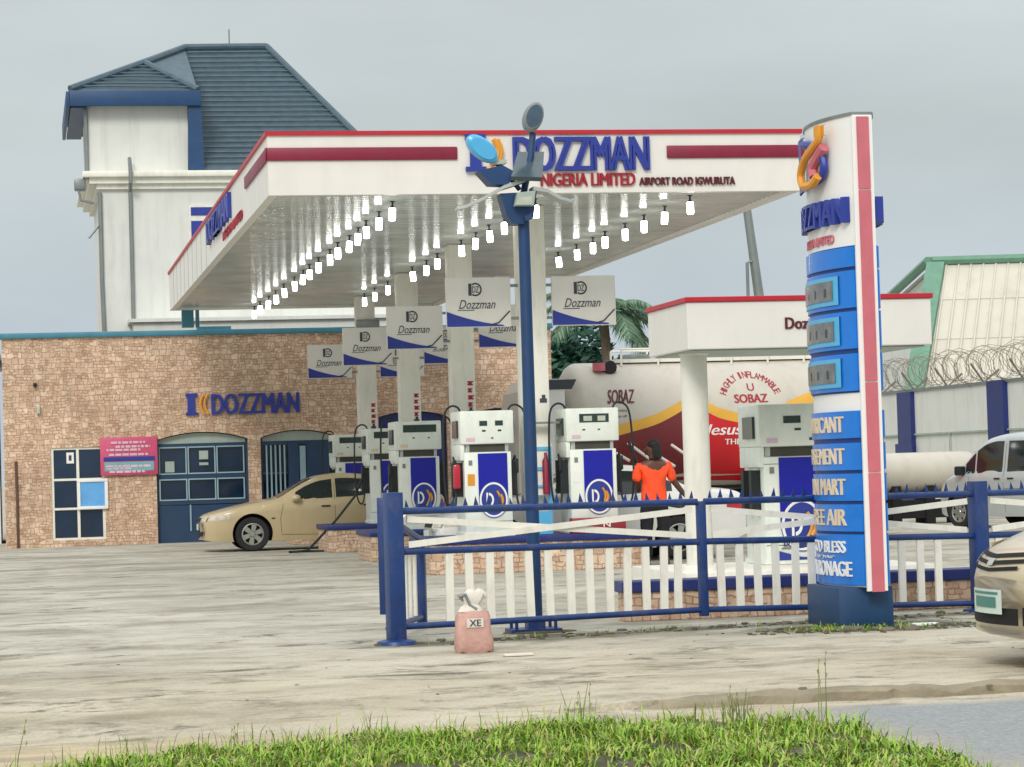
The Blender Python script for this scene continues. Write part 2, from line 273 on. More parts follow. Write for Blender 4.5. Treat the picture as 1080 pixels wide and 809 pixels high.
# ------------------------------------------------------------------ building helpers
class MB:
    """collects geometry; build() links it as one mesh object.  org is subtracted (parts are given in the coordinates of their thing)"""
    def __init__(s, org=(0,0,0)): s.v = []; s.f = []; s.m = []; s.org = Vector(org); s.mi = 0
    def add(s, vs, fs):
        k = len(s.v); s.v += [Vector(p) for p in vs]; s.f += [tuple(i+k for i in f) for f in fs]; s.m += [s.mi]*len(fs)
    def box(s, x0, x1, y0, y1, z0, z1, bev=0):
        if bev <= 0:
            s.add([(x0,y0,z0),(x1,y0,z0),(x1,y1,z0),(x0,y1,z0),(x0,y0,z1),(x1,y0,z1),(x1,y1,z1),(x0,y1,z1)],
                  [(0,3,2,1),(4,5,6,7),(0,1,5,4),(1,2,6,5),(2,3,7,6),(3,0,4,7)]); return s
        b = bmesh.new(); bmesh.ops.create_cube(b, size=1)
        for v in b.verts: v.co = Vector(((x0+x1)/2+v.co.x*(x1-x0), (y0+y1)/2+v.co.y*(y1-y0), (z0+z1)/2+v.co.z*(z1-z0)))
        bmesh.ops.bevel(b, geom=b.edges[:], offset=bev, segments=2, profile=.5, affect='EDGES')
        b.verts.index_update(); s.add([v.co.copy() for v in b.verts], [[v.index for v in f.verts] for f in b.faces]); b.free(); return s
    def prism(s, pts, axis, a, b):
        """pts: polygon in the other two axes (x,z for axis y; y,z for axis x; x,y for axis z)"""
        def P(p, t): return {'y':(p[0],t,p[1]), 'x':(t,p[0],p[1]), 'z':(p[0],p[1],t)}[axis]
        n = len(pts); s.add([P(p,a) for p in pts]+[P(p,b) for p in pts],
              [tuple(range(n)), tuple(range(2*n-1,n-1,-1))]+[(i,i+n,(i+1)%n+n,(i+1)%n) for i in range(n)]); return s
    def loft(s, rings, close=True, caps=True):
        n = len(rings[0]); k = len(s.v); vs = [p for r in rings for p in r]; fs = []
        for i in range(len(rings)-1):
            for j in range(n if close else n-1):
                a = i*n+j; c = i*n+(j+1)%n; fs.append((a,c,c+n,a+n))
        if caps and close: fs += [tuple(range(n-1,-1,-1)), tuple(range(len(vs)-n,len(vs)))]
        s.add(vs, fs); return s
    def tube(s, pts, r, n=8, r1=None, caps=True):
        pts = [Vector(p) for p in pts]; rings = []; up = Vector((0,0,1)); prev = None
        for i, p in enumerate(pts):
            d = (pts[min(i+1,len(pts)-1)]-pts[max(i-1,0)]).normalized()
            if prev is None:
                a = d.cross(up) if abs(d.z) < .95 else d.cross(Vector((0,1,0)))
            else: a = prev - d*prev.dot(d)
            a.normalize(); prev = a; b = d.cross(a)
            rr = r if r1 is None else r+(r1-r)*i/(len(pts)-1)
            rings.append([p+a*(rr*math.cos(t*2*math.pi/n))+b*(rr*math.sin(t*2*math.pi/n)) for t in range(n)])
        return s.loft(rings, True, caps)
    def lathe(s, prof, c=(0,0,0), axis='z', n=20):
        """prof: list of (radius, along)"""
        c = Vector(c); rings = []
        for r, h in prof:
            ring = []
            for t in range(n):
                a = t*2*math.pi/n; u, w = r*math.cos(a), r*math.sin(a)
                ring.append(c+Vector({'z':(u,w,h),'y':(u,h,w),'x':(h,u,w)}[axis]))
            rings.append(ring)
        return s.loft(rings, True, False)
    def quadgrid(s, P, nu, nv):
        vs = [P(i/nu, j/nv) for i in range(nu+1) for j in range(nv+1)]
        s.add(vs, [(i*(nv+1)+j,(i+1)*(nv+1)+j,(i+1)*(nv+1)+j+1,i*(nv+1)+j+1) for i in range(nu) for j in range(nv)]); return s
    def build(s, name, mt, parent=None, smooth=True, ang=38, fix=True):
        me = bpy.data.meshes.new(name); me.from_pydata([tuple(v-s.org) for v in s.v], [], s.f)
        for m in (mt if isinstance(mt, (list,tuple)) else [mt]): me.materials.append(M[m])
        if len(me.materials) > 1: me.polygons.foreach_set('material_index', s.m)
        if fix:
            b = bmesh.new(); b.from_mesh(me); bmesh.ops.remove_doubles(b, verts=b.verts, dist=1e-5); bmesh.ops.recalc_face_normals(b, faces=b.faces); b.to_mesh(me); b.free()
        me.update()
        if smooth:
            me.polygons.foreach_set('use_smooth', [True]*len(me.polygons))
            try: me.set_sharp_from_angle(angle=R_(ang))
            except Exception: pass
        o = bpy.data.objects.new(name, me); COL.objects.link(o)
        if parent is not None: o.parent = parent
        return o
def tag(o, label=None, cat=None, group=None, kind=None):
    for k, v in (('label',label),('category',cat),('group',group),('kind',kind)):
        if v: o[k] = v
    return o
def thing(name, label, cat, loc, group=None, rz=0):
    o = bpy.data.objects.new(name, None); COL.objects.link(o); o.empty_display_size = .2
    o.location = loc; o.rotation_euler = (0,0,rz); return tag(o, label, cat, group)
def copy_tree(o, parent=None):
    c = o.copy(); COL.objects.link(c)
    if parent is not None: c.parent = parent
    for ch in list(o.children): copy_tree(ch, c)
    return c
def text_mesh(body, w, h, shear=0, bold=.0, ext=.006, space=1.0):
    if bold:
        k = min(w*.025, h*bold*2.6); a = text_mesh(body, w-k, h, shear, 0, ext, space)
        return a[0]+[v+Vector((k,0,0)) if v.z < ext*.5 else v+Vector((k,0,.0012)) for v in a[0]], a[1]+[tuple(i+len(a[0]) for i in f) for f in a[1]]
    """mesh of the words fitted to w x h in x,y, standing ext thick in z; a list of verts and faces"""
    cu = bpy.data.curves.new('txt', 'FONT'); cu.body = body; cu.size = 1; cu.shear = shear; cu.offset = bold; cu.extrude = .01; cu.resolution_u = 3; cu.space_character = space; cu.align_x = 'CENTER'
    ob = bpy.data.objects.new('txt', cu); COL.objects.link(ob); dg = bpy.context.evaluated_depsgraph_get(); dg.update()
    me = bpy.data.meshes.new_from_object(ob.evaluated_get(dg)); vs = [v.co.copy() for v in me.vertices]; fs = [tuple(p.vertices) for p in me.polygons]
    bpy.data.objects.remove(ob); bpy.data.curves.remove(cu); bpy.data.meshes.remove(me)
    x0 = min(v.x for v in vs); x1 = max(v.x for v in vs); y0 = min(v.y for v in vs); y1 = max(v.y for v in vs)
    return [Vector(((v.x-x0)/(x1-x0)*w, (v.y-y0)/(y1-y0)*h, (v.z/.01+1)/2*ext)) for v in vs], fs
def text_on(mb, body, p0, du, dv, w, h, **k):
    """write on a plane: p0 lower-left corner, du / dv unit vectors along and up the writing"""
    p0, du, dv = Vector(p0), Vector(du), Vector(dv); n = du.cross(dv)
    vs, fs = text_mesh(body, w, h, **k); mb.add([p0+du*v.x+dv*v.y+n*v.z for v in vs], fs); return mb
def interp(pts, x):
    """monotone cubic through the points"""
    if x <= pts[0][0]: return pts[0][1]
    if x >= pts[-1][0]: return pts[-1][1]
    for i in range(len(pts)-1):
        if x <= pts[i+1][0]: break
    h = pts[i+1][0]-pts[i][0]; d = (pts[i+1][1]-pts[i][1])/h
    def sl(j):
        if j <= 0 or j >= len(pts)-1: return (pts[min(j+1,len(pts)-1)][1]-pts[max(j-1,0)][1])/(pts[min(j+1,len(pts)-1)][0]-pts[max(j-1,0)][0])
        a = (pts[j][1]-pts[j-1][1])/(pts[j][0]-pts[j-1][0]); b = (pts[j+1][1]-pts[j][1])/(pts[j+1][0]-pts[j][0])
        return 0 if a*b <= 0 else 2*a*b/(a+b)
    t = (x-pts[i][0])/h; m0, m1 = sl(i)*h, sl(i+1)*h
    return (2*t**3-3*t*t+1)*pts[i][1]+(t**3-2*t*t+t)*m0+(-2*t**3+3*t*t)*pts[i+1][1]+(t**3-t*t)*m1
def lerpts(pts, x):
    if x <= pts[0][0]: return pts[0][1]
    for (a,b),(c,d) in zip(pts, pts[1:]):
        if x <= c: return b+(d-b)*(x-a)/(c-a)
    return pts[-1][1]
rnd = random.Random(7)
# ------------------------------------------------------------------ ground, road, kerb
def gz(x, y):
    if y >= 16.5: return 0.0
    w = min(1, max(0, (x-2.9)/.7)); w = w*w*(3-2*w)
    ramp = -.05 if y <= 14.9 else -.05*(1-(y-14.9)/1.6)
    flat = -.05 if y < 14.9 else 0.0
    return (1-w)*ramp+w*flat
def make_ground():
    xs = [-1500,-300,-80,-30,-12]+[-8+i*.5 for i in range(52)]+[20,30,45,90,300,1500]
    ys = [-300,-40,-5,5]+[8+i*.6 for i in range(11)]+[14.898,14.902,15.3,15.7,16.1,16.5,18]+[20+i*2 for i in range(30)]+[90,120,200,500,3000]
    m = MB(); m.add([(x,y,gz(x,y)) for x in xs for y in ys],
        [(i*len(ys)+j,(i+1)*len(ys)+j,(i+1)*len(ys)+j+1,i*len(ys)+j+1) for i in range(len(xs)-1) for j in range(len(ys)-1)])
    return tag(m.build('ground', 'ground'), kind='structure')
make_ground()
def make_kerb():
    m = MB(); rings = []
    r = random.Random(3); x = 3.55
    while x < 26:
        j = lambda s: r.uniform(-s, s); t = min(1, (x-3.5)/.5)
        zt = (.012+j(.016))*t-.05*(1-t); y0, y1 = 14.80+j(.045), 14.98+j(.05)
        rings.append([(x,y0,-.13),(x,y0+.01,zt-.025+j(.012)),(x,y0+.05,zt),(x,y1-.03,zt+j(.01)),(x,y1,-.03),(x,y1,-.13)]); x += r.uniform(.07,.2)
    m.loft(rings); return tag(m.build('kerb', 'kerb', ang=50), kind='structure')
make_kerb()
# ------------------------------------------------------------------ brick building with gates
BY = 57.0
def wall_open(m, x0, x1, y0, y1, z0, z1, ops):
    """front wall with openings (xa, xb, zlo, fn zhi(x))"""
    cuts = {x0, x1}
    for xa, xb, zl, zh in ops:
        for i in range(13): cuts.add(xa+(xb-xa)*i/12)
    cuts = sorted(cuts)
    for a, b in zip(cuts, cuts[1:]):
        mid = (a+b)/2; o = [q for q in ops if q[0] < mid < q[1]]
        if not o: m.box(a, b, y0, y1, z0, z1)
        else:
            xa, xb, zl, zh = o[0]
            if zl > z0: m.box(a, b, y0, y1, z0, zl)
            m.prism([(a,zh(a)),(b,zh(b)),(b,z1),(a,z1)], 'y', y0, y1)
def arch(xa, xb, zs, rise): return lambda x: zs+rise*(1-((2*x-xa-xb)/(xb-xa))**2)
B = thing('brick_building', 'long tan brick clad station shop with a teal parapet and blue barred doors', 'building', (4,BY,0))
m = MB((4,BY,0))
G1, G2, G3, G4 = (2.93,4.96), (5.24,6.95), (7.9,9.45), (10.15,11.1)
WN = (.64,1.80)
OPS = [(WN[0],WN[1],.14,lambda x:2.17),(*G1,0,arch(*G1,2.27,.17)),(*G2,0,arch(*G2,2.27,.16)),(*G3,0,arch(*G3,2.66,.12)),(*G4,0,arch(*G4,2.7,.1))]
wall_open(m, -.36, 11.9, BY, BY+.28, 0, 4.58, OPS)
m.box(-.36, -.1, BY+.28, BY+9, 0, 4.58); m.box(11.64, 11.9, BY+.28, BY+2.4, 0, 4.58)
m.build('wall', 'brick_tile', B, smooth=False)
m = MB((4,BY,0)); m.box(-.41, 11.95, BY-.07, BY+.33, 4.58, 4.70, .015); m.box(3.9,4.65,BY-.05,BY+.2,4.70,4.77); m.build('coping', 'teal_trim', B)
m = MB((4,BY,0)); m.box(-.1, 11.6, BY+.7, BY+.75, .01, 4.4); m.build('dark_interior_panel', 'black', B)  # black panel behind the openings: the interior's darkness put into its colour
# window: white frame, six panes, one pale opening sash
wf = MB((4,BY,0)); xa, xb, za, zb = WN[0], WN[1], .14, 2.17
for x in (xa, (xa+xb)/2-.03, xb-.06): wf.box(x, x+.06, BY+.03, BY+.10, za, zb)
for z in (za, .80, 1.44, zb-.05): wf.box(xa+.06, (xa+xb)/2-.03, BY+.035, BY+.095, z, z+.05); wf.box((xa+xb)/2+.03, xb-.06, BY+.035, BY+.095, z, z+.05)
win = wf.build('window', 'white_paint', B)
for i, (p, q) in enumerate(((xa+.06,(xa+xb)/2-.03),((xa+xb)/2+.03,xb-.06))):
    for j, (z0, z1) in enumerate(((za+.05,.80),(.85,1.44),(1.49,zb-.05))):
        pm = MB((4,BY,0)); pm.box(p, q, BY+.06, BY+.075, z0, z1)
        if (i, j) != (1, 1): pm.build('pane', 'dark_glass', win, smooth=False)
sm = MB((4,BY,0)); p, q, z0, z1 = 1.19, 1.86, .80, 1.47
sm.box(p,q,BY-.06,BY+.02,z1-.07,z1,.012); sm.box(p,q,BY-.06,BY+.02,z0,z0+.07,.012); sm.box(p,p+.07,BY-.06,BY+.02,z0+.07,z1-.07); sm.box(q-.07,q,BY-.06,BY+.02,z0+.07,z1-.07)
sash = sm.build('window_sash', 'white_plain', B); tag(sash, 'pale blue window sash standing open')
sm = MB((4,BY,0)); sm.box(p+.07,q-.07,BY-.03,BY-.015,z0+.07,z1-.07); sm.build('pane', 'screen_pane', sash, smooth=False)
sm = MB((4,BY,0)); sm.box(.98,1.14,BY+.048,BY+.056,1.82,2.06); pp = sm.build('notice', 'white_plain', B, smooth=False)
sm = MB((4,BY,0)); sm.box(1.03,1.09,BY+.044,BY+.050,1.88,2.0); sm.build('notice_mark', 'grey_letter', pp, smooth=False)
# gates
def gate(x0, x1, zs, fz, style):
    y = BY+.12; fr = MB((4,BY,0))
    fr.box(x0,x0+.05,y,y+.06,0,zs); fr.box(x1-.05,x1,y,y+.06,0,zs)
    if style == 0:
        fr.box(x0+.05,x1-.05,y+.005,y+.055,zs-.14,zs-.08); fr.box(x0+.05,x1-.05,y+.005,y+.055,1.42,1.50); fr.box(x0+.05,x1-.05,y+.005,y+.055,.84,.92); fr.box(x0+.05,x1-.05,y+.02,y+.05,0,.82)
    else:
        fr.box(x0+.05,x1-.05,y+.005,y+.055,zs-.16,zs-.08); fr.box(x0+.05,x0+.6,y+.005,y+.055,1.45,1.5); fr.box(x0+.05,x1-.05,y+.02,y+.05,0,.3)
        fr.box(x0+.62,x0+.86,y-.02,y+.05,.3,zs-.16); fr.box(x0+1.03,x1-.05,y-.005,y+.05,.3,zs-.16)
    g = fr.build('gate', 'frame_blue', B, smooth=False)
    a = MB((4,BY,0)); n = 12; xs = [x0+.02+(x1-x0-.04)*i/n for i in range(n+1)]
    a.prism([(xs[0],zs-.08)]+[(xs[-1],zs-.08)]+[(x,fz(x)-.02) for x in reversed(xs)], 'y', y+.02, y+.04); a.build('arch_panel', 'pump_grey', g, smooth=False)
    gl = MB((4,BY,0)); gl.box(x0+.05,x1-.05,y+.08,y+.09,0,zs-.08); gl.build('glass', 'dark_glass', g, smooth=False)
    pb = MB((4,BY,0))
    if style == 0:
        W3 = (x1-x0-.18)/3
        for i in range(3):
            a0 = x0+.06+i*(W3+.02); a1 = a0+W3
            for z0, z1 in ((.93,1.41),(1.51,zs-.15)):
                t = .028
                pb.box(a0,a1,y-.012,y+.02,z0,z0+t); pb.box(a0,a1,y-.012,y+.02,z1-t,z1); pb.box(a0,a0+t,y-.012,y+.02,z0+t,z1-t); pb.box(a1-t,a1,y-.012,y+.02,z0+t,z1-t)
        pb.box(x0+.72,x0+.75,y-.01,y+.02,.25,.83)
    else:
        for i in range(5): pb.box(x0+.12+i*.1,x0+.155+i*.1,y-.01,y+.0,.3,zs-.17)
        pb.box(x0+.88,x0+1.01,y-.01,y+.03,.3,zs-.2)
    pb.build('gate_bars', 'frame_pale', g, smooth=False)
    if style == 0:
        for q in ((.95,1.15,1.83,2.02),(.95,1.15,1.7,1.76),(.2,.4,1.56,1.8)): nm = MB((4,BY,0)); nm.box(x0+q[0],x0+q[1],y-.02,y-.014,q[2],q[3]); nm.build('notice', 'pump_grey', g, smooth=False)
gate(*G1, 2.27, arch(*G1,2.27,.17), 0); gate(*G2, 2.27, arch(*G2,2.27,.16), 1)
for g, zs, ri in ((G3,2.66,.12),(G4,2.7,.1)):
    sh = MB((4,BY,0)); fz = arch(*g,zs,ri); n = 10
    sh.prism([(g[0]+.02,0),(g[1]-.02,0)]+[(g[1]-.02-(g[1]-g[0]-.04)*i/n, fz(g[1]-.02-(g[1]-g[0]-.04)*i/n)-.01) for i in range(n+1)], 'y', BY+.1, BY+.14); sh.build('shutter', 'navy', B, smooth=False)
# raised lettering with its orange emblem stroke
lt = MB((4,BY-.02,0)); lt.org = Vector((4,BY,0))
m = MB((4,BY,0)); p = aY(196,438,BY); m.box(p.x,p.x+.26,BY-.06,BY-.002,p.z,p.z+.06); m.box(p.x,p.x+.26,BY-.06,BY-.002,p.z+.42,p.z+.48); m.box(p.x+.04,p.x+.20,BY-.055,BY-.002,p.z+.06,p.z+.42); m.build('emblem_letter', 'letter_blue', B, smooth=False)
text_on(lt, 'DOZZMAN', aY(223,437.5,BY-.02), (1,0,0),(0,0,1), 1.96, .46, bold=.03, ext=.05)
lt.build('lettering', 'letter_blue', B, smooth=False)
lo = MB((4,BY,0)); p = aY(213,437,BY-.07)
for k in range(2): lo.tube([p+Vector((.06+k*.09-.09*math.sin(t/8*3.0),0,.44*t/8)) for t in range(9)], .028, 6)
lo.build('emblem', 'orange', B)
# spot lamps and cable scars on the left of the wall
sl = MB((4,BY,0)); sl.box(.30,.38,BY-.12,BY,3.52,3.60,.01); sl.build('wall_lamp', 'black', B)
sl = MB((4,BY,0)); sl.box(.36,.44,BY-.10,BY,2.92,3.12,.02); sl.build('wall_lamp', 'pale_face', B)
sl = MB((4,BY,0)); sl.tube([(-.1,BY-.03,.0),(-.1,BY-.03,1.1),(-.11,BY-.03,1.9)], .03, 6); sl.build('drain_pipe', 'brown_wood', B)
# poster board
pb_ = thing('poster_board', 'pink framed poster board with pale text lines on the brick wall', 'poster', (1.71,BY-.08,1.5))
m = MB((1.71,BY-.08,1.5)); m.box(1.71,2.96,BY-.08,BY-.002,1.53,2.36,.01); m.build('board', 'magenta', pb_)
m = MB((1.71,BY-.08,1.5)); m.box(1.80,2.87,BY-.09,BY-.082,1.62,1.82); m.build('text_band', 'poster_teal', pb_, smooth=False)
m = MB((1.71,BY-.08,1.5)); m.box(1.78,2.90,BY-.09,BY-.082,1.84,1.93); m.build('text_band', 'swoosh_blue', pb_, smooth=False)
r = random.Random(5)
for z, a, b in ((1.955,1.9,2.75),(2.06,1.85,2.6),(2.13,2.05,2.8),(2.22,1.95,2.7),(1.70,1.84,2.8),(1.66,1.86,2.4),(1.58,1.9,2.7)):
    x = a; m = MB((1.71,BY-.08,1.5))
    while x < b: w = r.uniform(.04,.16); m.box(x,min(b,x+w),BY-.095,BY-.0915,z,z+.05); x += w+.025
    m.build('text_line', 'poster_pale', pb_, smooth=False)
# ------------------------------------------------------------------ tall white house behind
TY = 60.0
T = thing('white_house', 'tall white rendered house with a blue grey tiled hip roof behind the shop', 'house', (5,TY,0))
O = (5,TY,0)
m = MB(O); m.box(1.98, 8.6, TY, TY+6, 0, 8.18); m.build('wall', 'white_wall', T, smooth=False)
m = MB(O); m.box(1.55, 8.95, TY-.32, TY+6.3, 8.44, 8.58, .02); m.box(1.70, 8.85, TY-.2, TY+6.2, 8.30, 8.44); m.box(1.86, 8.75, TY-.1, TY+6.1, 8.18, 8.30); m.build('cornice', 'cream', T)
m = MB(O); m.box(1.68, 4.02, TY+.1, TY+3.5, 8.58, 10.22); m.build('upper_wall', 'white_wall', T, smooth=False)
def roofgeo():
    m = MB(O)
    A = aY(74,96,TY-.2); Bp = aY(209,97,TY-.2); Pk = aY(152,68,TY+1.2); Q = aY(195,52,TY+3.2); Rr = aY(281,51,TY+3.2)
    E0 = Vector((4.05,TY-.1,8.62)); E1 = Vector((8.72,TY-.1,8.62)); E1b = Vector((8.9,TY+6.3,8.62)); A2 = Vector((A.x,TY+5.5,A.z)); Qb = Vector((4.05,TY+6.3,8.62))
    Bq = E0.lerp(Q, (Bp.z-8.62)/(Q.z-8.62)); Bq = Vector((Bp.x+.02,Bq.y,Bq.z)); E0 = Vector((4.05,TY-.1,8.62))
    def slab(poly, th=.07):
        n = (poly[1]-poly[0]).cross(poly[2]-poly[0]).normalized()
        if n.z < 0: n = -n
        k = len(poly); m.add(poly+[p-n*th for p in poly], [tuple(range(k)), tuple(range(2*k-1,k-1,-1))]+[(i,(i+1)%k,(i+1)%k+k,i+k) for i in range(k)])
    slab([A,Bp,Pk]); slab([A,Pk,Q,A2]); slab([Bp,Bq,Q,Pk]); slab([E0,E1,Rr,Q,Bq]); slab([E1,E1b,Rr]); slab([E1b,Qb,A2,Q,Rr])
    # tile courses: thin battens down each visible slope
    def courses(a, b, c, d, n):
        for i in range(1, n):
            t = i/n; p = a.lerp(d, t); q = b.lerp(c, t); u = Vector((0,-.03,.03))
            m.tube([p+u, p.lerp(q,.5)+u, q+u], .020, 5)
    courses(E0,E1,Rr,Q.lerp(Rr,.02),24); courses(A,Bp,Pk,Pk,8)
    return m, (A,Bp,Pk,Q,Rr,E0,E1,A2)
m, (A_,B_,P_,Q_,R2_,E0_,E1_,A2_) = roofgeo()
m.build('roof', 'roof_blue', T, smooth=False)
m = MB(O)
for a, b in ((A_,P_),(P_,B_),(P_,Q_),(Q_,R2_),(R2_,E1_)): m.tube([a+Vector((0,0,.05)), b+Vector((0,0,.05))], .085, 8)
m.build('ridge_cap', 'roof_blue', T)
m = MB(O); m.box(A_.x-.02, B_.x+.06, TY-.3, TY-.22, A_.z-.36, A_.z-.0, .01); m.box(A_.x-.1, A_.x-.02, TY-.3, TY+5.4, A_.z-.40, A_.z-.02, .01); m.box(A_.x, 1.68, TY-.2, TY+5.3, A_.z-.40, A_.z-.35)
m.prism([(3.98,8.6),(4.36,8.6),(4.32,10.12),(4.02,10.12)], 'y', TY-.22, TY-.12); m.build('fascia', 'fascia_blue', T)
m = MB(O); m.box(3.98, 4.62, TY-.05, TY+.0, 6.5, 7.78); wfm = m.build('window', 'white_paint', T, smooth=False)
m = MB(O); m.box(4.03,4.57,TY-.07,TY-.052,7.55,7.74); m.box(4.03,4.57,TY-.07,TY-.052,6.55,7.42); m.build('pane', 'swoosh_blue', wfm, smooth=False)
m = MB(O)
m.tube([(2.64,TY-.06,8.9),(2.64,TY-.40,8.6),(2.64,TY-.40,8.3),(2.64,TY-.06,8.12),(2.64,TY-.06,4.2)], .045, 6); m.tube([(1.66,TY+.05,10.1),(1.66,TY+.05,8.6)], .05, 6)
m.tube([(1.94,TY-.05,8.1),(1.94,TY-.05,6.0),(1.98,TY-.05,4.2)], .05, 6); m.tube([(1.9,TY-.05,7.35),(1.66,TY-.1,7.05)], .035, 6); m.build('drain_pipe', 'grey_metal', T)
m = MB(O); m.box(1.36,1.62,TY-.2,TY+.2,8.16,8.42,.04); m.tube([(1.45,TY-.15,8.16),(1.5,TY-.15,7.92),(1.8,TY-.15,7.85)], .03, 6); m.build('gutter_end', 'grey_metal', T)
m = MB(O); p = aY(242,50,TY+3.2); m.tube([p+Vector((0,0,-.1)), p+Vector((0,0,.45))], .018, 5); m.build('antenna', 'grey_metal', T)
m = MB(O); m.box(2.6,9.0,TY-.9,TY,0,5.02); m.box(2.5,9.1,TY-1.0,TY-.0,5.02,5.10); m.build('rear_extension', 'white_wall', T, smooth=False)
# sliver of a pale house at the left edge
Hs = thing('pale_house', 'pale plastered house just past the left end of the brick shop', 'house', (-2.2,62,0))
m = MB((-2.2,62,0)); m.box(-5,-.50,62,68,0,4.35); m.build('wall', 'white_wall', Hs, smooth=False)
m = MB((-2.2,62,0)); m.box(-5.2,-.42,61.7,68.2,4.35,4.5); m.build('roof', 'grey_metal', Hs, smooth=False)
m = MB((-2.2,62,0)); m.box(-1.6,-.62,61.95,61.995,2.35,2.85); m.build('window', 'dark_glass', Hs, smooth=False)
# ------------------------------------------------------------------ main canopy
CX0, CX1, CXM, CY0, CY1, CYM, CZ, CT = 3.24, 10.45, 9.1, 33.15, 55.7, 48.0, 5.05, 5.83
COLS = [(7.1,35.3),(7.1,41.2),(7.1,47.0),(7.1,52.9)]
O = (7.1,35.3,0)
CN = thing('station_canopy', 'large white forecourt canopy with red edge trim on four cream columns', 'canopy', O)
m = MB(O)
out_ = [(CX0,CY0),(CX1,CY0),(CX1,CYM),(CXM,CYM),(CXM,CY1),(CX0,CY1)]
cx = .12
inn = [(CX0+cx,CY0+cx),(CX1-cx,CY0+cx),(CX1-cx,CYM-cx),(CXM-cx,CYM-cx),(CXM-cx,CY1-cx),(CX0+cx,CY1-cx)]
for i in range(6):
    a, b, c, d = out_[i], out_[(i+1)%6], inn[(i+1)%6], inn[i]
    m.add([(*a,CZ),(*b,CZ),(*c,CZ),(*d,CZ),(*a,CT),(*b,CT),(*c,CT),(*d,CT)], [(0,1,5,4),(3,7,6,2),(0,3,2,1),(4,5,6,7)])
m.build('fascia', 'canopy_white', CN, smooth=False, fix=True)
m = MB(O); m.prism(inn, 'z', CT-.2, CT-.12); m.build('roof_deck', 'grey_metal', CN, smooth=False)
m = MB(O); e = .03
m.box(CX0-e,CX1+e,CY0-e,CY0+.15,CT,CT+.055); m.box(CX0-e,CX0+.15,CY0+.15,CY1+e,CT,CT+.055); m.box(CX1-.15,CX1+e,CY0+.15,CYM+e,CT,CT+.055); m.build('edge_trim', 'red_trim', CN, smooth=False)
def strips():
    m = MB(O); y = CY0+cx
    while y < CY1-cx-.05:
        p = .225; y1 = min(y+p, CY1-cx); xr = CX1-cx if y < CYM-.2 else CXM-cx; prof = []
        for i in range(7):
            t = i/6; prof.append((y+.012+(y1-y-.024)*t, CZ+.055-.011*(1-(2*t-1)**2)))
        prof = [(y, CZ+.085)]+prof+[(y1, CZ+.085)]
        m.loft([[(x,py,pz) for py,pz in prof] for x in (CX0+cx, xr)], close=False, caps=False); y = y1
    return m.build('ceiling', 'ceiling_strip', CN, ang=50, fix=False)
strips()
# columns
for i, (x, y) in enumerate(COLS):
    m = MB(O); m.box(x-.19,x+.19,y-.19,y+.19,.49,CZ+.04,.015); c = m.build('column', 'cream', CN)
    m = MB(O); z = 2.9
    for k, (wd, h) in enumerate(((.12,.11),(.10,.09),(.13,.10),(.10,.09))):
        z -= .115
        if i > 0: m = MB(O); m.box(x+.19-.13,x+.19-.13+wd*.75,y-.197,y-.1915,z,z+.022); m.box(x+.19-.12,x+.19-.13+wd*.6,y-.197,y-.1915,z+.022,z+.05); m.box(x+.19-.13,x+.19-.13+wd*.8,y-.197,y-.1915,z+.05,z+.07); m.build('painted_mark', 'letter_red', c, smooth=False)
    m = MB(O); m.box(x+.05,x+.15,y-.197,y-.1915,2.32,2.38); m.box(x+.08,x+.13,y-.197,y-.1915,2.38,2.43)
    m.build('painted_mark', 'grey_letter', c, smooth=False)
# bands, name letters and address on the front
m = MB(O); y = CY0-.03
for a, b in ((279,482),(703,858)):
    m = MB(O); p, q = aY(a,164,CY0), aY(b,157,CY0); m.box(p.x,q.x,y,CY0-.002,5.50,5.67,.01); m.build('band', 'maroon', CN)
m = MB(O); m.box(CX0-.03,CX0-.002,CY0-.03,36.4,5.50,5.67,.01); m.build('band', 'maroon', CN)
m = MB(O)
text_on(m, 'DOZZMAN', aY(541,181,CY0-.003), (1,0,0),(0,0,1), aY(685,180,CY0).x-aY(541,181,CY0).x, .46, bold=.04, ext=.05)
m.build('name_letters', 'letter_blue', CN, smooth=False)
m = MB(O); p = aY(491,181,CY0)
m.box(p.x+.06,p.x+.21,CY0-.06,CY0-.003,5.37,5.80); m.box(p.x,p.x+.27,CY0-.07,CY0-.004,5.76,5.83); m.box(p.x,p.x+.27,CY0-.07,CY0-.004,5.34,5.40)
m.build('emblem_letter', 'letter_blue', CN, smooth=False)
m = MB(O); p = aY(514,181,CY0-.06)
m.tube([p+Vector((.02+.14*math.sin(t/10*2.6),0,.03+.40*t/10)) for t in range(11)], .035, 6); m.tube([p+Vector((.10+.10*math.sin(t/10*2.6),0,.03+.40*t/10)) for t in range(11)], .025, 6); m.build('emblem', 'orange', CN)
m = MB(O)
text_on(m, 'NIGERIA LIMITED', aY(570,196.5,CY0-.003), (1,0,0),(0,0,1), aY(670,195,CY0).x-aY(570,196.5,CY0).x, .17, bold=.03, ext=.03)
m.build('company_text', 'letter_red', CN, smooth=False)
m = MB(O)
text_on(m, 'AIRPORT ROAD IGWURUTA', aY(674,195.5,CY0-.003), (1,0,0),(0,0,1), aY(775,193,CY0).x-aY(674,195,CY0).x, .105, bold=.03, ext=.03)
m.build('address_text', 'letter_maroon', CN, smooth=False)
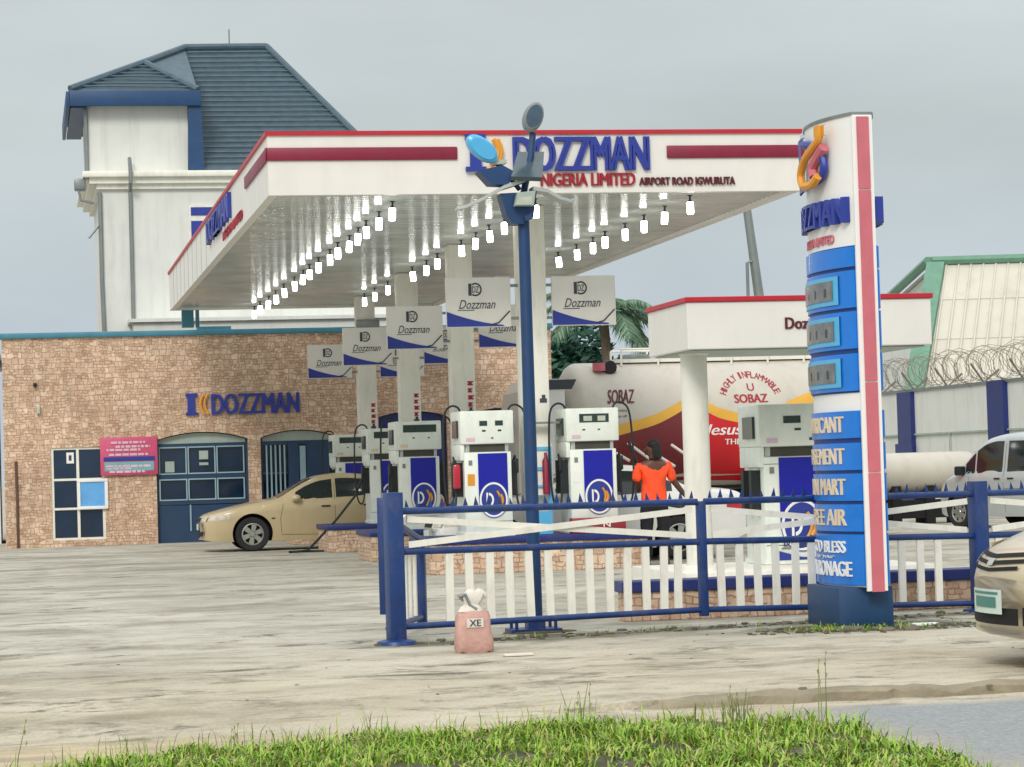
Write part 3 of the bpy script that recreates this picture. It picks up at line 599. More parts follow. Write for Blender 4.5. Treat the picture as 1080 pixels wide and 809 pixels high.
# the same lettering, worn, on the left side
m = MB(O); text_on(m, 'DOZZMAN', (CX0-.003,43.6,5.36), (0,-1,0),(0,0,1), 4.6, .40, bold=.04, ext=.06); m.build('name_letters', 'letter_blue', CN, smooth=False)
m = MB(O); text_on(m, 'NIGERIA LIMITED', (CX0-.003,40.6,5.15), (0,-1,0),(0,0,1), 3.6, .14, bold=.03, ext=.02); m.build('company_text', 'letter_red', CN, smooth=False)
for k in range(9): m = MB(O); m.box(CX0-.006,CX0-.0015,44.5+k*1.2,44.53+k*1.2,CZ+.01,CT-.01); m.build('panel_seam', 'pump_grey', CN, smooth=False)
m = MB(O); m.box(CX0+.25,CX0+.5,CY1-.12,CY1+.12,4.68,CZ); m.box(CX0+.55,CX0+.62,CY1-.1,CY1+.1,4.68,CZ); m.build('wall_bracket', 'teal_trim', CN, smooth=False)
p = aY(390,343,52.6); m = MB(O); m.box(p.x-.28,p.x+.20,52.55,52.68,p.z-.08,p.z+.12,.02); m.build('cable_box', 'grey_metal', CN)
# ------------------------------------------------------------------ bulbs
def make_bulb(label, group):
    t = thing('light_bulb', label, 'light bulb', (0,0,0), group)
    m = MB(); m.lathe([(.0,.20),(.045,.20),(.045,.19),(.016,.18),(.016,.125),(.034,.12),(.034,.085),(.0,.085)], n=12); m.build('socket', 'black', t)
    m = MB(); m.lathe([(.0,.095),(.05,.093),(.056,.075),(.056,-.075),(.048,-.095),(.0,-.10)], n=14); m.build('glow_tube', 'bulb_glow', t)
    return t
_r1 = [32.73,33.99,35.17,36.16,37.36,38.46,39.63,41.05,42.44,43.54,45.02,46.63,48.32,49.73,51.24,52.68]
_r2 = [32.57,34.8,35.99,37.15,38.3,40.65,41.96,43.2,46.35,48.03,49.48]
_r3 = [32.34,33.63,34.81,36.01,37.2,38.15,39.27,40.67]
for rowx, ys, lab, grp in ((4.97,_r1,'white tubular bulb hanging in the left row under the canopy ceiling','bulbs of the left row under the canopy'),
        (6.91,_r2,'white tubular bulb hanging in the middle row along the canopy columns','bulbs of the middle row under the canopy'),
        (8.97,_r3,'white tubular bulb hanging in the right row under the canopy ceiling','bulbs of the right row under the canopy')):
    b0 = None
    for yy in ys:
        Y = yy*1.036
        o = make_bulb(lab, grp) if b0 is None else copy_tree(b0); b0 = b0 or o
        o.location = (rowx+rnd.uniform(-.02,.02), Y, CZ-.185); o.rotation_euler = (rnd.gauss(0,.04),rnd.gauss(0,.04),rnd.uniform(0,6)); q = rnd.uniform(.76,.86); o.scale = (q,q,.88)
# ------------------------------------------------------------------ wing signs on the columns
def make_sign(side):
    t = thing('column_sign', 'sign', 'sign', (0,0,0))
    w, h, s = .92, .70, side
    m = MB(); m.box(0,w,-.03,.03,0,h,.008); m.build('board', 'canopy_white', t)
    m = MB(); n = 16; y = -.034
    top = [(.005+(w-.01)*i/n, .025+.20*(1-i/n)**1.8) for i in range(n+1)]
    m.prism([(.005,.012),(w-.10,.012)]+[p for p in reversed(top) if p[0] < w-.10], 'y', y-.003, y); m.build('swoosh', 'swoosh_blue', t, smooth=False)
    m = MB(); m.tube([(w-.30,-.035,.03),(w-.18,-.035,.06),(w-.02,-.035,.22)], .010, 5); m.build('swoosh_line', 'grey_letter', t)
    m = MB(); text_on(m, 'Dozzman', (.18,-.032,.26), (1,0,0),(0,0,1), .52, .125, shear=.35, ext=.004); m.box(.16,.40,-.036,-.032,.235,.245); m.build('name_text', 'grey_letter', t, smooth=False)
    m = MB(); cxx, cz = .42, .53
    for k in range(28):
        a0, a1 = [(-2.2+4.4*q/28) for q in (k,k+1)]
        m.add([(cxx+r*math.cos(a)*.95, -.034, cz+r*math.sin(a)) for r in (.072,.095) for a in (a0,a1)], [(0,1,3,2)])
    m.box(cxx-.10,cxx-.055,-.036,-.032,cz-.085,cz+.085); text_on(m, 'DZ', (cxx-.045,-.032,cz-.045), (1,0,0),(0,0,1), .095, .09, bold=.03, ext=.003); m.build('emblem', 'grey_letter', t, smooth=False)
    m = MB()
    if side == 0: m.box(w,w+.105,-.02,.02,.10,.14); m.box(w,w+.105,-.02,.02,.56,.60)
    else: m.box(-.105,0,-.02,.02,.10,.14); m.box(-.105,0,-.02,.02,.56,.60)
    m.build('bracket', 'grey_metal', t, smooth=False)
    return t
names = ['front column nearest the road','second column from the road','third column from the road','rear column nearest the brick shop']
s0 = [make_sign(0), make_sign(1)]
for i, (x, y) in enumerate(COLS):
    for s in (0, 1):
        o = s0[s] if i == 0 else copy_tree(s0[s])
        o.location = ((x-.19-1.03, y-.05, 3.40) if s == 0 else (x+.19+.10, y-.05, 3.40))
        o['label'] = '%s name board with blue swoosh on the %s' % (('left','right')[s], names[i]); o['group'] = 'name boards on the canopy columns'
# ------------------------------------------------------------------ pump islands
ISL = ['island nearest the road','second island from the road','third island from the road','rear island by the brick shop']
def island(label, x0, x1, y0, y1, h, band, group=None):
    t = thing('pump_island', label, 'pump island', ((x0+x1)/2,(y0+y1)/2,0), group); org = t.location.copy()
    m = MB(org); m.box(x0,x1,y0,y1,0,h-band,.01); m.build('brick_base', 'brick_tile', t, smooth=False)
    m = MB(org); m.box(x0-.03,x1+.03,y0-.03,y1+.03,h-band,h,.012); m.build('slab', 'navy', t)
    return t
for i, (x, y) in enumerate(COLS):
    t = island('brick tiled pump island with a blue slab under the %s' % names[i], 5.42, 8.45, y-.95, y+.75, .49, .09, 'pump islands under the large canopy')
# ------------------------------------------------------------------ fuel pumps
def swirl(mb, cx, cz, s, y):
    """round emblem strokes: D shape and swoosh"""
    for k in range(14):
        a0, a1 = [-1.5+3.0*q/14 for q in (k,k+1)]
        mb.add([(cx-.35*s+r*s*math.cos(a), y, cz+r*s*math.sin(a)*1.35) for r in (.30,.46) for a in (a0,a1)], [(0,1,3,2)])
    mb.box(cx-.55*s, cx-.40*s, y-.002, y+.002, cz-.62*s, cz+.62*s)
def ring(mb, cx, cz, ra, rb, w, y, n=36):
    for k in range(n):
        a0, a1 = [2*math.pi*q/n for q in (k,k+1)]
        mb.add([(cx+(ra-q)*math.cos(a), y, cz+(rb-q)*math.sin(a)) for q in (0,w) for a in (a0,a1)], [(0,1,3,2)])
def disc(mb, cx, cz, ra, rb, y, n=36): mb.add([(cx+ra*math.cos(2*math.pi*k/n), y, cz+rb*math.sin(2*math.pi*k/n)) for k in range(n)], [tuple(range(n))])
def hash_(s): return sum(map(ord, s))
def make_pump(label, head='twin', red=False, hose=True):
    t = thing('fuel_pump', label, 'fuel pump', (0,0,0), 'fuel pumps')
    D = .74
    m = MB(); m.box(.02,.68,0,D,0,1.16,.012); m.box(0,.70,-.01,D+.01,0,.05); m.box(.05,.65,.04,D-.04,1.16,1.27); m.build('cabinet', 'pump_white', t)
    m = MB(); m.box(-.03,.72,-.03,D+.03,1.27,1.73,.018); m.box(-.03,.03,0,D,1.05,1.27,.01); m.build('head', 'pump_white', t)
    m = MB(); m.box(.10,.60,.028,.05,1.165,1.265); m.build('shelf_recess', 'dark_slot', t, smooth=False)
    m = MB(); m.box(.06,.10,.02,.06,1.165,1.265); m.box(.60,.64,.02,.06,1.165,1.265); m.build('shelf_post', 'light_metal', t, smooth=False)
    m = MB(); y = -.034
    if head == 'twin':
        for a in (.24,.46): m.box(a,a+.11,y,y+.01,1.52,1.59); m.box(a+.035,a+.085,y,y+.01,1.44,1.465)
        m.box(.40,.43,y,y+.01,1.34,1.36)
    elif head == 'wide':
        m.box(.10,.64,y,y+.01,1.55,1.67); m.box(.25,.29,y,y+.01,1.45,1.47); m.box(.5,.53,y,y+.01,1.45,1.47)
    elif head == 'wide_low':
        m.box(.16,.58,y,y+.01,1.53,1.65); m.box(.20,.24,y,y+.01,1.42,1.44); m.box(.42,.45,y,y+.01,1.42,1.44)
    m.build('display', 'lcd', t, smooth=False)
    if head == 'wide_low':
        m = MB(); m.box(.22,.34,y-.006,y,1.55,1.62); m.box(.42,.53,y-.006,y,1.55,1.62); m.build('display_digit', 'pale_face', t, smooth=False)
    # blue plate with the round emblem
    m = MB(); m.box(.21,.62,-.012,-.001,.50,1.14); pl = m.build('blue_plate', 'poster_blue', t, smooth=False)
    m = MB(); disc(m,.415,.50,.205,.25,-.0145); m.build('emblem_disc', 'swoosh_blue', pl, smooth=False)
    m = MB(); ring(m,.415,.50,.198,.24,.026,-.017); swirl(m,.40,.50,.16,-.0175); m.build('emblem_ring', 'white_plain', pl, smooth=False)
    m = MB(); m.tube([(.45+.055*math.sin(q/10*2.9),-.02,.37+.25*q/10) for q in range(11)], .016, 6); m.tube([(.50+.04*math.sin(q/10*2.9),-.02,.40+.17*q/10) for q in range(11)], .02, 6); m.build('emblem_swoosh', 'orange', pl)
    # side fittings, both flanks
    for s, x0 in ((-1,-.03),(1,.72)):
        X = lambda d: x0+s*d
        b = lambda mm,d0,d1,*r: mm.box(min(X(d0),X(d1)),max(X(d0),X(d1)),*r)
        m = MB(); b(m,.002,.03,.12,.50,1.36,1.60); m.build('side_display', 'lcd', t, smooth=False)
        m = MB(); b(m,-.05,.05,.14,.24,.55,1.02); b(m,-.05,.05,.44,.54,.55,1.02); m.build('nozzle_boot', 'rubber', t)
        if hose:
            for yo in (.16,):
                pts = [(X(-.05),yo,1.70),(X(.0),yo,1.79),(X(.10),yo,1.80),(X(.19),yo-.03,1.68),(X(.22),yo-.06,1.3),(X(.22),yo-.08,.85),(X(.19),yo-.09,.48),(X(.12),yo-.06,.36),(X(.06),yo-.03,.46),(X(.05),yo,.75),(X(.06),yo+.02,.98)]
                pp = [];
                for i in range(len(pts)-1):
                    for q in range(4):
                        u = q/4; p0 = Vector(pts[max(i-1,0)]); p1 = Vector(pts[i]); p2 = Vector(pts[i+1]); p3 = Vector(pts[min(i+2,len(pts)-1)])
                        pp.append(.5*((2*p1)+(p2-p0)*u+(2*p0-5*p1+4*p2-p3)*u*u+(3*p1-p0-3*p2+p3)*u**3))
                pp.append(Vector(pts[-1])); m = MB(); m.tube(pp, .015, 7); m.build('hose', 'rubber', t)
                m = MB(); m.box(X(.06)-.025,X(.06)+.025,yo-.04,yo+.04,.86,1.06,.012); m.tube([(X(.06),yo,1.0),(X(.06),yo+.10,1.10),(X(.03),yo+.12,1.02)], .014, 6)
                m.build('nozzle', 'rubber', t)
    rr_ = random.Random(len(label)+hash_(head)); 
    m = MB(); m.box(.022,.678,-.004,-.0005,.20,.206); m.box(.022,.678,-.004,-.0005,1.08,1.085) if head == 'single' else None; m.build('panel_seam', 'dark_slot', t, smooth=False)
    m = MB(); m.box(.08,.13,-.006,-.0005,.98,1.05); m.build('lock_plate', 'grey_metal', t, smooth=False)
    m = MB(); m.box(.05,.17,-.036,-.031,1.31,1.36); m.build('sticker', 'poster_pale' if head != 'wide' else 'tan_letter', t, smooth=False)
    m = MB(); m.box(.06,.16,-.004,-.0005,.70,.86); m.build('sticker', 'white_plain' if head != 'twin' else 'orange', t, smooth=False)
    if red:
        m = MB(); m.box(-.125,-.03,.02,.14,.66,1.0,.03); m.build('nozzle_cover', 'tail_red', t)
    return t
PX = {0:(5.93,7.54)}
pumps = []
def put(o, x, y, z, label): o.location = (x,y,z); o['label'] = label; pumps.append(o); return o
p_t = put(make_pump('x','twin',True), 5.97, 34.75, .49, 'white fuel pump with a red nozzle cover left of the front column')
p_w = put(make_pump('x','wide_low'), 7.46, 34.75, .49, 'white fuel pump between the front column and the attendant in orange')
p_x = put(make_pump('x','wide'), 5.92, 40.65, .49, 'white fuel pump with one long dark display left of the second column')
put(copy_tree(p_x), 6.24, 46.45, .49, 'white fuel pump left of the third column half hidden by the corner fence post')
put(copy_tree(p_x), 6.33, 52.35, .49, 'farthest white fuel pump beside the rear of the tan parked car')
m = MB((5.9,46.45,.49))
# red box on the front island, extinguisher cage on the front column
rb = thing('fire_box', 'red metal box on the front pump island below the right hand pump', 'box', (7.80,34.52,.49))
m = MB(rb.location); m.box(7.42,8.18,34.46,34.66,.49,.70,.01); m.build('body', 'red_box', rb)
m = MB(rb.location); text_on(m, 'N', (7.86,34.459,.57), (1,0,0),(0,0,1), .10, .07, bold=.03, ext=.004); m.build('mark', 'white_plain', rb, smooth=False)
ex = thing('extinguisher_cage', 'pale blue framed extinguisher cage at the foot of the front column', 'cage', (7.12,34.95,.49))
m = MB(ex.location); y = 34.93
m.box(6.97,7.27,y,y+.17,1.03,1.75); m.build('back_box', 'cream', ex, smooth=False)
m = MB(ex.location); m.box(6.95,7.25,y-.03,y-.002,1.66,1.70); m.box(6.95,6.99,y-.03,y-.002,.80,1.66); m.box(7.20,7.25,y-.03,y-.002,.80,1.66); m.box(6.99,7.20,y-.028,y-.004,1.38,1.42); m.box(6.99,7.20,y-.028,y-.004,1.14,1.17); m.box(6.96,7.24,y-.03,y+.17,.49,.80); m.build('frame', 'pale_blue', ex, smooth=False)
m = MB(ex.location); m.lathe([(0,1.04),(.05,1.04),(.05,1.50),(.02,1.56),(.02,1.62),(0,1.62)], (7.16,y-.05,0)); m.build('extinguisher', 'maroon', ex)
m = MB(ex.location); m.box(6.89,7.38,y-.02,y+.1,2.02,2.05); m.box(6.95,6.98,y-.02,y+.0,2.05,2.28); m.build('clamp_bar', 'grey_metal', ex, smooth=False)
# trailing hose of the rear pumps
th = MB(); p0 = Vector((5.86,46.9,1.2))
pts = [(6.12,46.6,1.30),(5.98,46.55,1.0),(5.62,46.5,.58),(5.25,46.4,.22),(5.05,46.2,.05),(4.85,46.1,.03),(4.72,46.2,.03),(4.9,46.35,.03),(5.2,46.3,.03),(5.35,46.25,.03)]
th.tube(pts, .022, 6); tag(th.build('fuel_hose', 'rubber'), 'black hose trailing from a pump to the ground beside the tan car', 'hose')
# ------------------------------------------------------------------ roadside fence
F0, F1 = Vector((2.97,20.72,0)), Vector((8.38,21.70,0))
fd = (F1-F0).normalized(); fang = math.atan2(fd.y, fd.x); FL = (F1-F0).length
def spike(m, x, z, s=1.0, y=0): m.add([(x-.024*s,y-.004,z),(x+.024*s,y-.004,z),(x+.024*s,y+.004,z),(x-.024*s,y+.004,z),(x+rnd.uniform(-.012,.012),y,z+.09*s)], [(0,1,2,3),(0,4,1),(1,4,2),(2,4,3),(3,4,0)])
def fence_panel(t, x0, x1, zt0, zt1, zm0, zm1, zb0, zb1, bars, n_sp, xcross=True):
    """rails from x0 to x1 (heights at both ends), bars between, spikes above, long crossed stays"""
    L = lambda a, b, x: a+(b-a)*(x-x0)/(x1-x0)
    for a, b, r in ((zt0,zt1,.030),(zm0,zm1,.029),(zb0,zb1,.027)):
        m = MB(); m.tube([(x0,0,a),((x0+x1)/2,0,(a+b)/2),(x1,0,b)], r, 10); m.build('rail', 'fence_blue', t)
    for x in bars:
        w = .033; m = MB(); j = rnd.uniform(-.012,.012); m.box(x-w,x+w,-.012,.012,L(zb0,zb1,x)+.025,L(zm0,zm1,x)-.028)
        for q in range(4, 8): m.v[q].x += j
        m.build('bar', 'white_paint', t, smooth=False)
    for i in range(n_sp):
        x = x0+(x1-x0)*(i+.5)/n_sp+rnd.uniform(-.008,.008); m = MB(); spike(m, x, L(zt0,zt1,x)+.03, rnd.uniform(.6,.95)); m.build('spike', 'fence_blue', t, smooth=False)
    if xcross:
        for k, (a, b) in enumerate((((x0+.06,L(zm0,zm1,x0)+.055),(x1-.06,L(zt0,zt1,x1)-.065)),((x0+.06,L(zt0,zt1,x0)-.065),(x1-.06,L(zm0,zm1,x1)+.055)))):
            y = -.012+.024*k; m = MB(); d = Vector((b[0]-a[0],0,b[1]-a[1])).normalized(); u = Vector((-d.z,0,d.x))*.026
            A, B2 = Vector((a[0],y,a[1])), Vector((b[0],y,b[1])); h = Vector((0,.011,0))
            m.add([A-u-h,A+u-h,B2+u-h,B2-u-h,A-u+h,A+u+h,B2+u+h,B2-u+h], [(0,1,2,3),(7,6,5,4),(0,4,5,1),(1,5,6,2),(2,6,7,3),(3,7,4,0)]); m.build('stay', 'white_paint', t, smooth=False)
FE = thing('roadside_fence', 'blue roadside fence with white bars, crossed white stays and spiked top rail', 'fence', F0, None, fang)
def post(t, x, w, z0, z1, mt='fence_blue', foot=True, name='post'):
    m = MB(); m.box(x-w/2,x+w/2,-w/2,w/2,z0,z1,.006)
    if foot: m.lathe([(0,0),(.17,0),(.16,.03),(.1,.045),(0,.05)], (x,0,0), n=12)
    return m.build(name, mt, t)
MIDX = (aY(738,600,21.27)-F0).dot(fd); post(FE, 0, .135, 0, 1.24); post(FE, MIDX, .07, .10, 1.08, foot=False); post(FE, FL, .135, 0, 1.17)
spx = lambda px, Y: ((aY(px,600,Y)-F0).dot(fd))
bars1 = [spx(p, 20.95) for p in (467,490,513,535,558,580,604,626,648,668,690,710,726)]
bars2 = [spx(p, 21.35) for p in (755,776,797,818,840,859,882,902,922,944,964,986,1007)]
fence_panel(FE, .06, MIDX-.035, 1.085,1.075, .755,.735, .145,.155, bars1, 26)
fence_panel(FE, MIDX+.035, FL-.06, 1.075,1.06, .735,.685, .155,.085, bars2, 26)
f2 = 3.0; fence_panel(FE, FL+.07, FL+f2, 1.06,1.04, .685,.66, .08,.06, [FL+.2+.19*i for i in range(15)], 26)
post(FE, FL+f2+.06, .155, 0, 1.14)
RF = thing('side_fence', 'short blue fence with white bars running back from the corner post', 'fence', (2.93,20.95,0), None, R_(73))
post(RF, -.02, .10, .24, 1.20, foot=False); post(RF, 2.0, .085, 0, .80, foot=False)
fence_panel(RF, .05, 1.96, 1.05,.80, .75,.72, .12,.10, [.28+.27*i for i in range(6)], 0, False)
m = MB(); m.box(-.0,1.0,-.03,-.01,.78,.84); 
for q in (1,2,5,6): m.v[q].z += .2
m.build('stay', 'white_paint', RF, smooth=False)
# ------------------------------------------------------------------ price pylon
PYX, PYY, PL, PT, PB = 6.91, 20.2, 1.30, .080, .14     # near edge, length along Y, half thickness of the strip, bulge
PY = thing('price_pylon', 'tall blue and white lens shaped fuel price pylon with a pink edge strip', 'pylon sign', (PYX,PYY,0)); O = PY.location
def bul(t): return PT+PB*4*t*(1-t)
def pyl(mb, z0, z1, grow, t0=0, t1=1, zs=None):
    n = 18; ring = []
    for i in range(n+1): t = t0+(t1-t0)*i/n; ring.append((PYX-bul(t)-grow, PYY+PL*t))
    for i in range(n, -1, -1): t = t0+(t1-t0)*i/n; ring.append((PYX+bul(t)+grow, PYY+PL*t))
    mb.loft([[(x,y,z0) for x,y in ring],[(x,y,z1) for x,y in ring]])
m = MB(O); pyl(m, .34, 4.25, 0); m.build('body', 'white_plain', PY, ang=25)
m = MB(O); pyl(m, 4.25, 4.275, .012); m.build('top_cap', 'grey_metal', PY, ang=25)
m = MB(O); m.box(PYX-.30,PYX+.17,PYY+.12,PYY+1.0,0,.34,.01); m.build('plinth', 'fascia_blue', PY)
m = MB(O); m.box(PYX-.10,PYX+.075,PYY-.03,PYY-.002,.31,4.24); st = m.build('edge_strip', 'white_plain', PY, smooth=False)
m = MB(O)
for z0, z1 in ((.30,1.28),(1.29,2.03),(2.04,3.62),(3.63,4.23)): m.box(PYX-.062,PYX+.042,PYY-.045,PYY-.031,z0+.004,z1)
m.build('pink_facing', 'pink', st, smooth=False)
m = MB(O); pyl(m, .352, 1.80, .006, .0, 1.0); pyl(m, 1.95, 3.17, .006, .0, 1.0); m.build('backing', 'dark_blue_gap', PY, ang=25)
def panel(z0, z1, name='panel'):
    m = MB(O); pyl(m, z0, z1, .022, .012, .99); return m.build(name, 'sky_blue', PY, ang=25)
def on_face(t, z, g): return Vector((PYX-bul(t)-g, PYY+PL*t, z))
def write(mb, body, t0, t1, z0, h, g=.024, ext=.008, **k):
    vs, fs = text_mesh(body, (t1-t0), h, ext=ext, **k)
    mb.add([on_face(t1-v.x, z0+v.y, g+v.z) for v in vs], fs)
def patch(mb, t0, t1, z0, z1, g):
    n = 8; ring = lambda z: [on_face(t0+(t1-t0)*i/n, z, g) for i in range(n+1)]
    a, b = ring(z0), ring(z1); c = [p+Vector((.02,0,0)) for p in ring(z0)]; d = [p+Vector((.02,0,0)) for p in ring(z1)]
    mb.loft([c,a,b,d], close=False, caps=False)
panel(2.995, 3.16)
for zb in (2.655, 2.315, 1.965):
    p = panel(zb, zb+.31, 'price_panel')
    m = MB(O); patch(m, .16, .90, zb+.035, zb+.275, .034); m.build('price_frame', 'pale_blue', p, ang=25)
    m = MB(O); patch(m, .22, .84, zb+.075, zb+.24, .040); m.build('price_screen', 'screen_grey', p, ang=25)
    for k in range(3): m = MB(O); patch(m, .30+k*.16, .325+k*.16, zb+.11, zb+.18, .043); m.build('price_digit', 'lcd', p, ang=25)
for z0, txt in ((1.575,'LUBRICANT'),(1.31,'BASEMENT'),(1.055,'MINI MART'),(.80,'FREE AIR')):
    p = panel(z0, z0+.225); m = MB(O); write(m, txt, .16, .84 if txt!='FREE AIR' else .80, z0+.05, .135, bold=.03); m.build('lettering', 'tan_letter', p, smooth=False)
p = panel(.355, .775)
m = MB(O); write(m, 'GOD BLESS', .18, .82, .62, .10, bold=.03); write(m, 'for your', .32, .68, .565, .04, shear=.3); write(m, 'PATRONAGE', .12, .88, .425, .125, bold=.03); m.build('lettering', 'white_plain', p, smooth=False)
m = MB(O); write(m, 'NIGERIA LIMITED', .22, .80, 3.21, .075, g=.004, bold=.02); m.build('company_text', 'pink', PY, smooth=False)
m = MB(O); write(m, 'DOZZMAN', .05, .95, 3.36, .22, g=.004, ext=.05, bold=.03); m.build('name_letters', 'letter_blue', PY, smooth=False); m = MB(O)
vs, fs = text_mesh('DOZZMAN', .9, .22, bold=.03, ext=.07); m.add([Vector((PYX+bul(.05+v.x)+.004+v.z, PYY+PL*(.05+v.x), 3.36+v.y)) for v in vs], fs)
m.build('name_letters', 'letter_blue', PY, smooth=False)
# big emblem near the top
def stroke(mb, pts, r, g):
    zs = [(i*1.0,p[0]) for i,p in enumerate(pts)]; ws = [(i*1.0,p[1]) for i,p in enumerate(pts)]; pts = [(interp(zs,i/5), interp(ws,i/5)) for i in range(5*len(pts)-4)]
    mb.tube([on_face(t, z, g) for t, z in pts], r, 8)
m = MB(O); patch(m, .66, .80, 3.70, 4.16, .06); patch(m, .58, .86, 4.10, 4.16, .06); patch(m, .58, .86, 3.70, 3.76, .06); stroke(m, [(.62,4.10),(.40,4.06),(.27,3.95),(.25,3.85),(.32,3.76),(.55,3.73)], .035, .05); m.build('emblem_blue', 'letter_blue', PY)
m = MB(O); stroke(m, [(.22,4.20),(.23,4.10),(.33,4.02),(.48,3.93),(.55,3.82),(.50,3.73),(.36,3.72),(.26,3.78)], .036, .10); patch(m, .17, .30, 4.11, 4.20, .10); m.build('emblem_orange', 'orange', PY)
m = MB(O); stroke(m, [(.22,4.02),(.30,3.95),(.38,3.86),(.36,3.79)], .045, .07); m.build('emblem_pink', 'pink', PY)
# ------------------------------------------------------------------ lamp post with floodlights
LPX, LPY = 4.30, 21.58
LP = thing('lamp_post', 'dark blue lamp post behind the fence carrying a cluster of floodlights', 'lamp post', (LPX,LPY,0)); O = LP.location
m = MB(O); m.lathe([(0,0.06),(.062,.06),(.055,1.8),(.05,3.62),(0,3.62)], (LPX,LPY,0), n=16); m.build('pole', 'post_blue', LP)
m = MB(O); m.box(LPX-.24,LPX+.20,LPY-.16,LPY+.16,0,.035); m.box(LPX-.08,LPX+.07,LPY-.08,LPY+.08,.035,.12)
for a, b in ((-.19,-.12),(.15,-.12),(-.19,.12),(.15,.12)): m.lathe([(0,.03),(.015,.03),(.015,.11),(0,.11)], (LPX+a,LPY+b,0), n=6)
m.build('base_plate', 'fence_blue', LP, smooth=False)
def lpp(x, y, dy=0): return aY(x, y, LPY+dy)
def poly3(m, pts, dy, th):
    P = [lpp(x,y,dy) for x,y in pts]; n = len(P); k = Vector((0,th,0)); m.add(P+[p+k for p in P], [tuple(range(n)),tuple(range(2*n-1,n-1,-1))]+[(i,(i+1)%n,(i+1)%n+n,i+n) for i in range(n)])
m = MB(O); poly3(m, [(528,204),(566,202),(563,229),(553,233),(553,236),(541,236),(534,226)], -.10, .2); poly3(m, [(553,228),(562,224),(561,231),(554,233)], -.14, .28); m.build('bracket', 'post_blue', LP, smooth=False)
m = MB(O); poly3(m, [(546,203),(565,201),(563,217),(543,217)], -.20, .07); fl = m.build('floodlight', 'pump_grey', LP, smooth=False)
m = MB(O); poly3(m, [(548,208),(561,207),(562,216),(544,216)], -.21, .009); m.build('lamp_face', 'pale_face', fl, smooth=False)
m = MB(O); poly3(m, [(505,180),(530,174),(541,180),(541,188),(536,195),(518,194)], -.15, .22); m.build('control_box', 'post_blue', LP, smooth=False)
m = MB(O); poly3(m, [(518,169),(534,168),(535,172),(520,174)], -.1, .12); m.build('box_lid', 'pale_face', LP, smooth=False)
m = MB(O); a, b, c, d = lpp(539,186,-.22), lpp(572,187,-.22), lpp(574,160,.16), lpp(546,160,.16); n = (b-a).cross(d-a).normalized()*.04
m.add([a,b,c,d,a-n,b-n,c-n,d-n], [(0,1,2,3),(7,6,5,4),(0,4,5,1),(1,5,6,2),(2,6,7,3),(3,7,4,0)]); m.build('solar_panel', 'solar', LP, smooth=False)
m = MB(O)
for pts in ([(548,195),(525,203),(505,213),(482,221)],[(482,221),(484,219)]):
    pass
for pts, w in (([(552,192),(530,199),(508,211),(490,219),(481,221)],.024),([(560,201),(575,203),(588,210),(600,213),(607,210)],.024)):
    P = [lpp(x,y,-.05) for x,y in pts]; n = len(P); m.loft([[p+Vector((0,-.11*(1-.5*i/n),w*(1-.5*i/n))),p+Vector((0,.11*(1-.5*i/n),w*(1-.5*i/n))),p+Vector((0,.11*(1-.5*i/n),-w*.4)),p+Vector((0,-.11*(1-.5*i/n),-w*.4))] for i, p in enumerate(P)])
m.build('arm', 'light_metal', LP)
def head(pts_c, ax, rx, rz, dy, matn, facen, name):
    """oval lamp head seen from the front: a flattened shell with a glass face"""
    c = lpp(*pts_c, dy); ca, sa = math.cos(ax), math.sin(ax)
    def P(u, w, y): return c+Vector((u*ca-w*sa, y, u*sa+w*ca))
    m = MB(O); rings = []
    for s, y in ((.80,-.05),(1.0,-.03),(1.0,.03),(.85,.09),(.5,.12),(.05,.13)): rings.append([P(rx*s*math.cos(t), rz*s*math.sin(t), y) for t in [2*math.pi*k/24 for k in range(24)]])
    m.loft(rings); h = m.build(name, matn, LP)
    m = MB(O); m.add([P(rx*.76*math.cos(t)+.008, rz*.78*math.sin(t), -.054) for t in [2*math.pi*k/24 for k in range(24)]], [tuple(range(24))]); m.build('lamp_glass', facen, h, smooth=False)
head((562,124), R_(70), .135, .085, .0, 'grey_metal', 'lamp_face', 'lamp_head')
head((508,157), R_(-40), .16, .085, -.1, 'cyan_lamp', 'cyan_lamp', 'lamp_head')
m = MB(O); m.tube([lpp(562,140,.03), lpp(560,165,.03), lpp(552,205,.03)], .03, 8); m.tube([lpp(519,168,-.08), lpp(530,178,-.05), lpp(548,200,0)], .022, 8); m.build('stem', 'post_blue', LP)
# ------------------------------------------------------------------ front island, small canopy, its pump
I5 = thing('low_wall', 'low brown brick wall with blue coping right behind the roadside fence', 'wall', (7.0,22.6,0))
m = MB(I5.location); m.box(5.30,9.6,22.45,22.75,0,.26,.01); m.build('brick_base', 'brick_tile', I5, smooth=False)
m = MB(I5.location); m.box(5.27,9.63,22.42,22.78,.26,.36,.01); m.build('coping', 'navy', I5, smooth=False)
I6 = thing('pump_island', 'cream concrete pump island under the small canopy', 'pump island', (7.75,25.9,0))
m = MB(I6.location); m.box(6.40,9.2,24.7,27.2,0,.16,.015); m.box(6.48,9.1,24.8,27.1,.16,.314,.015); m.build('steps', 'cream', I6)
p5 = make_pump('x','single', hose=False)
put(p5, 7.66, 26.0, .318, 'large white fuel pump under the small canopy beside the price pylon')
p5.scale = (1.0,1.0,.975)
m = MB(); m.box(.24,.43,-.034,-.024,1.52,1.60); m.box(.36,.43,-.034,-.024,1.44,1.465); m.box(.52,.555,-.034,-.024,1.33,1.36); m.build('display', 'lcd', p5, smooth=False)
for c in list(p5.children):
    if c.name.startswith('display') and len(c.data.vertices) == 0: bpy.data.objects.remove(c)
    elif c.name.startswith(('blue_plate',)): c.scale = (1.15,1,1.15); c.location = (-.06,-.001,-.16)
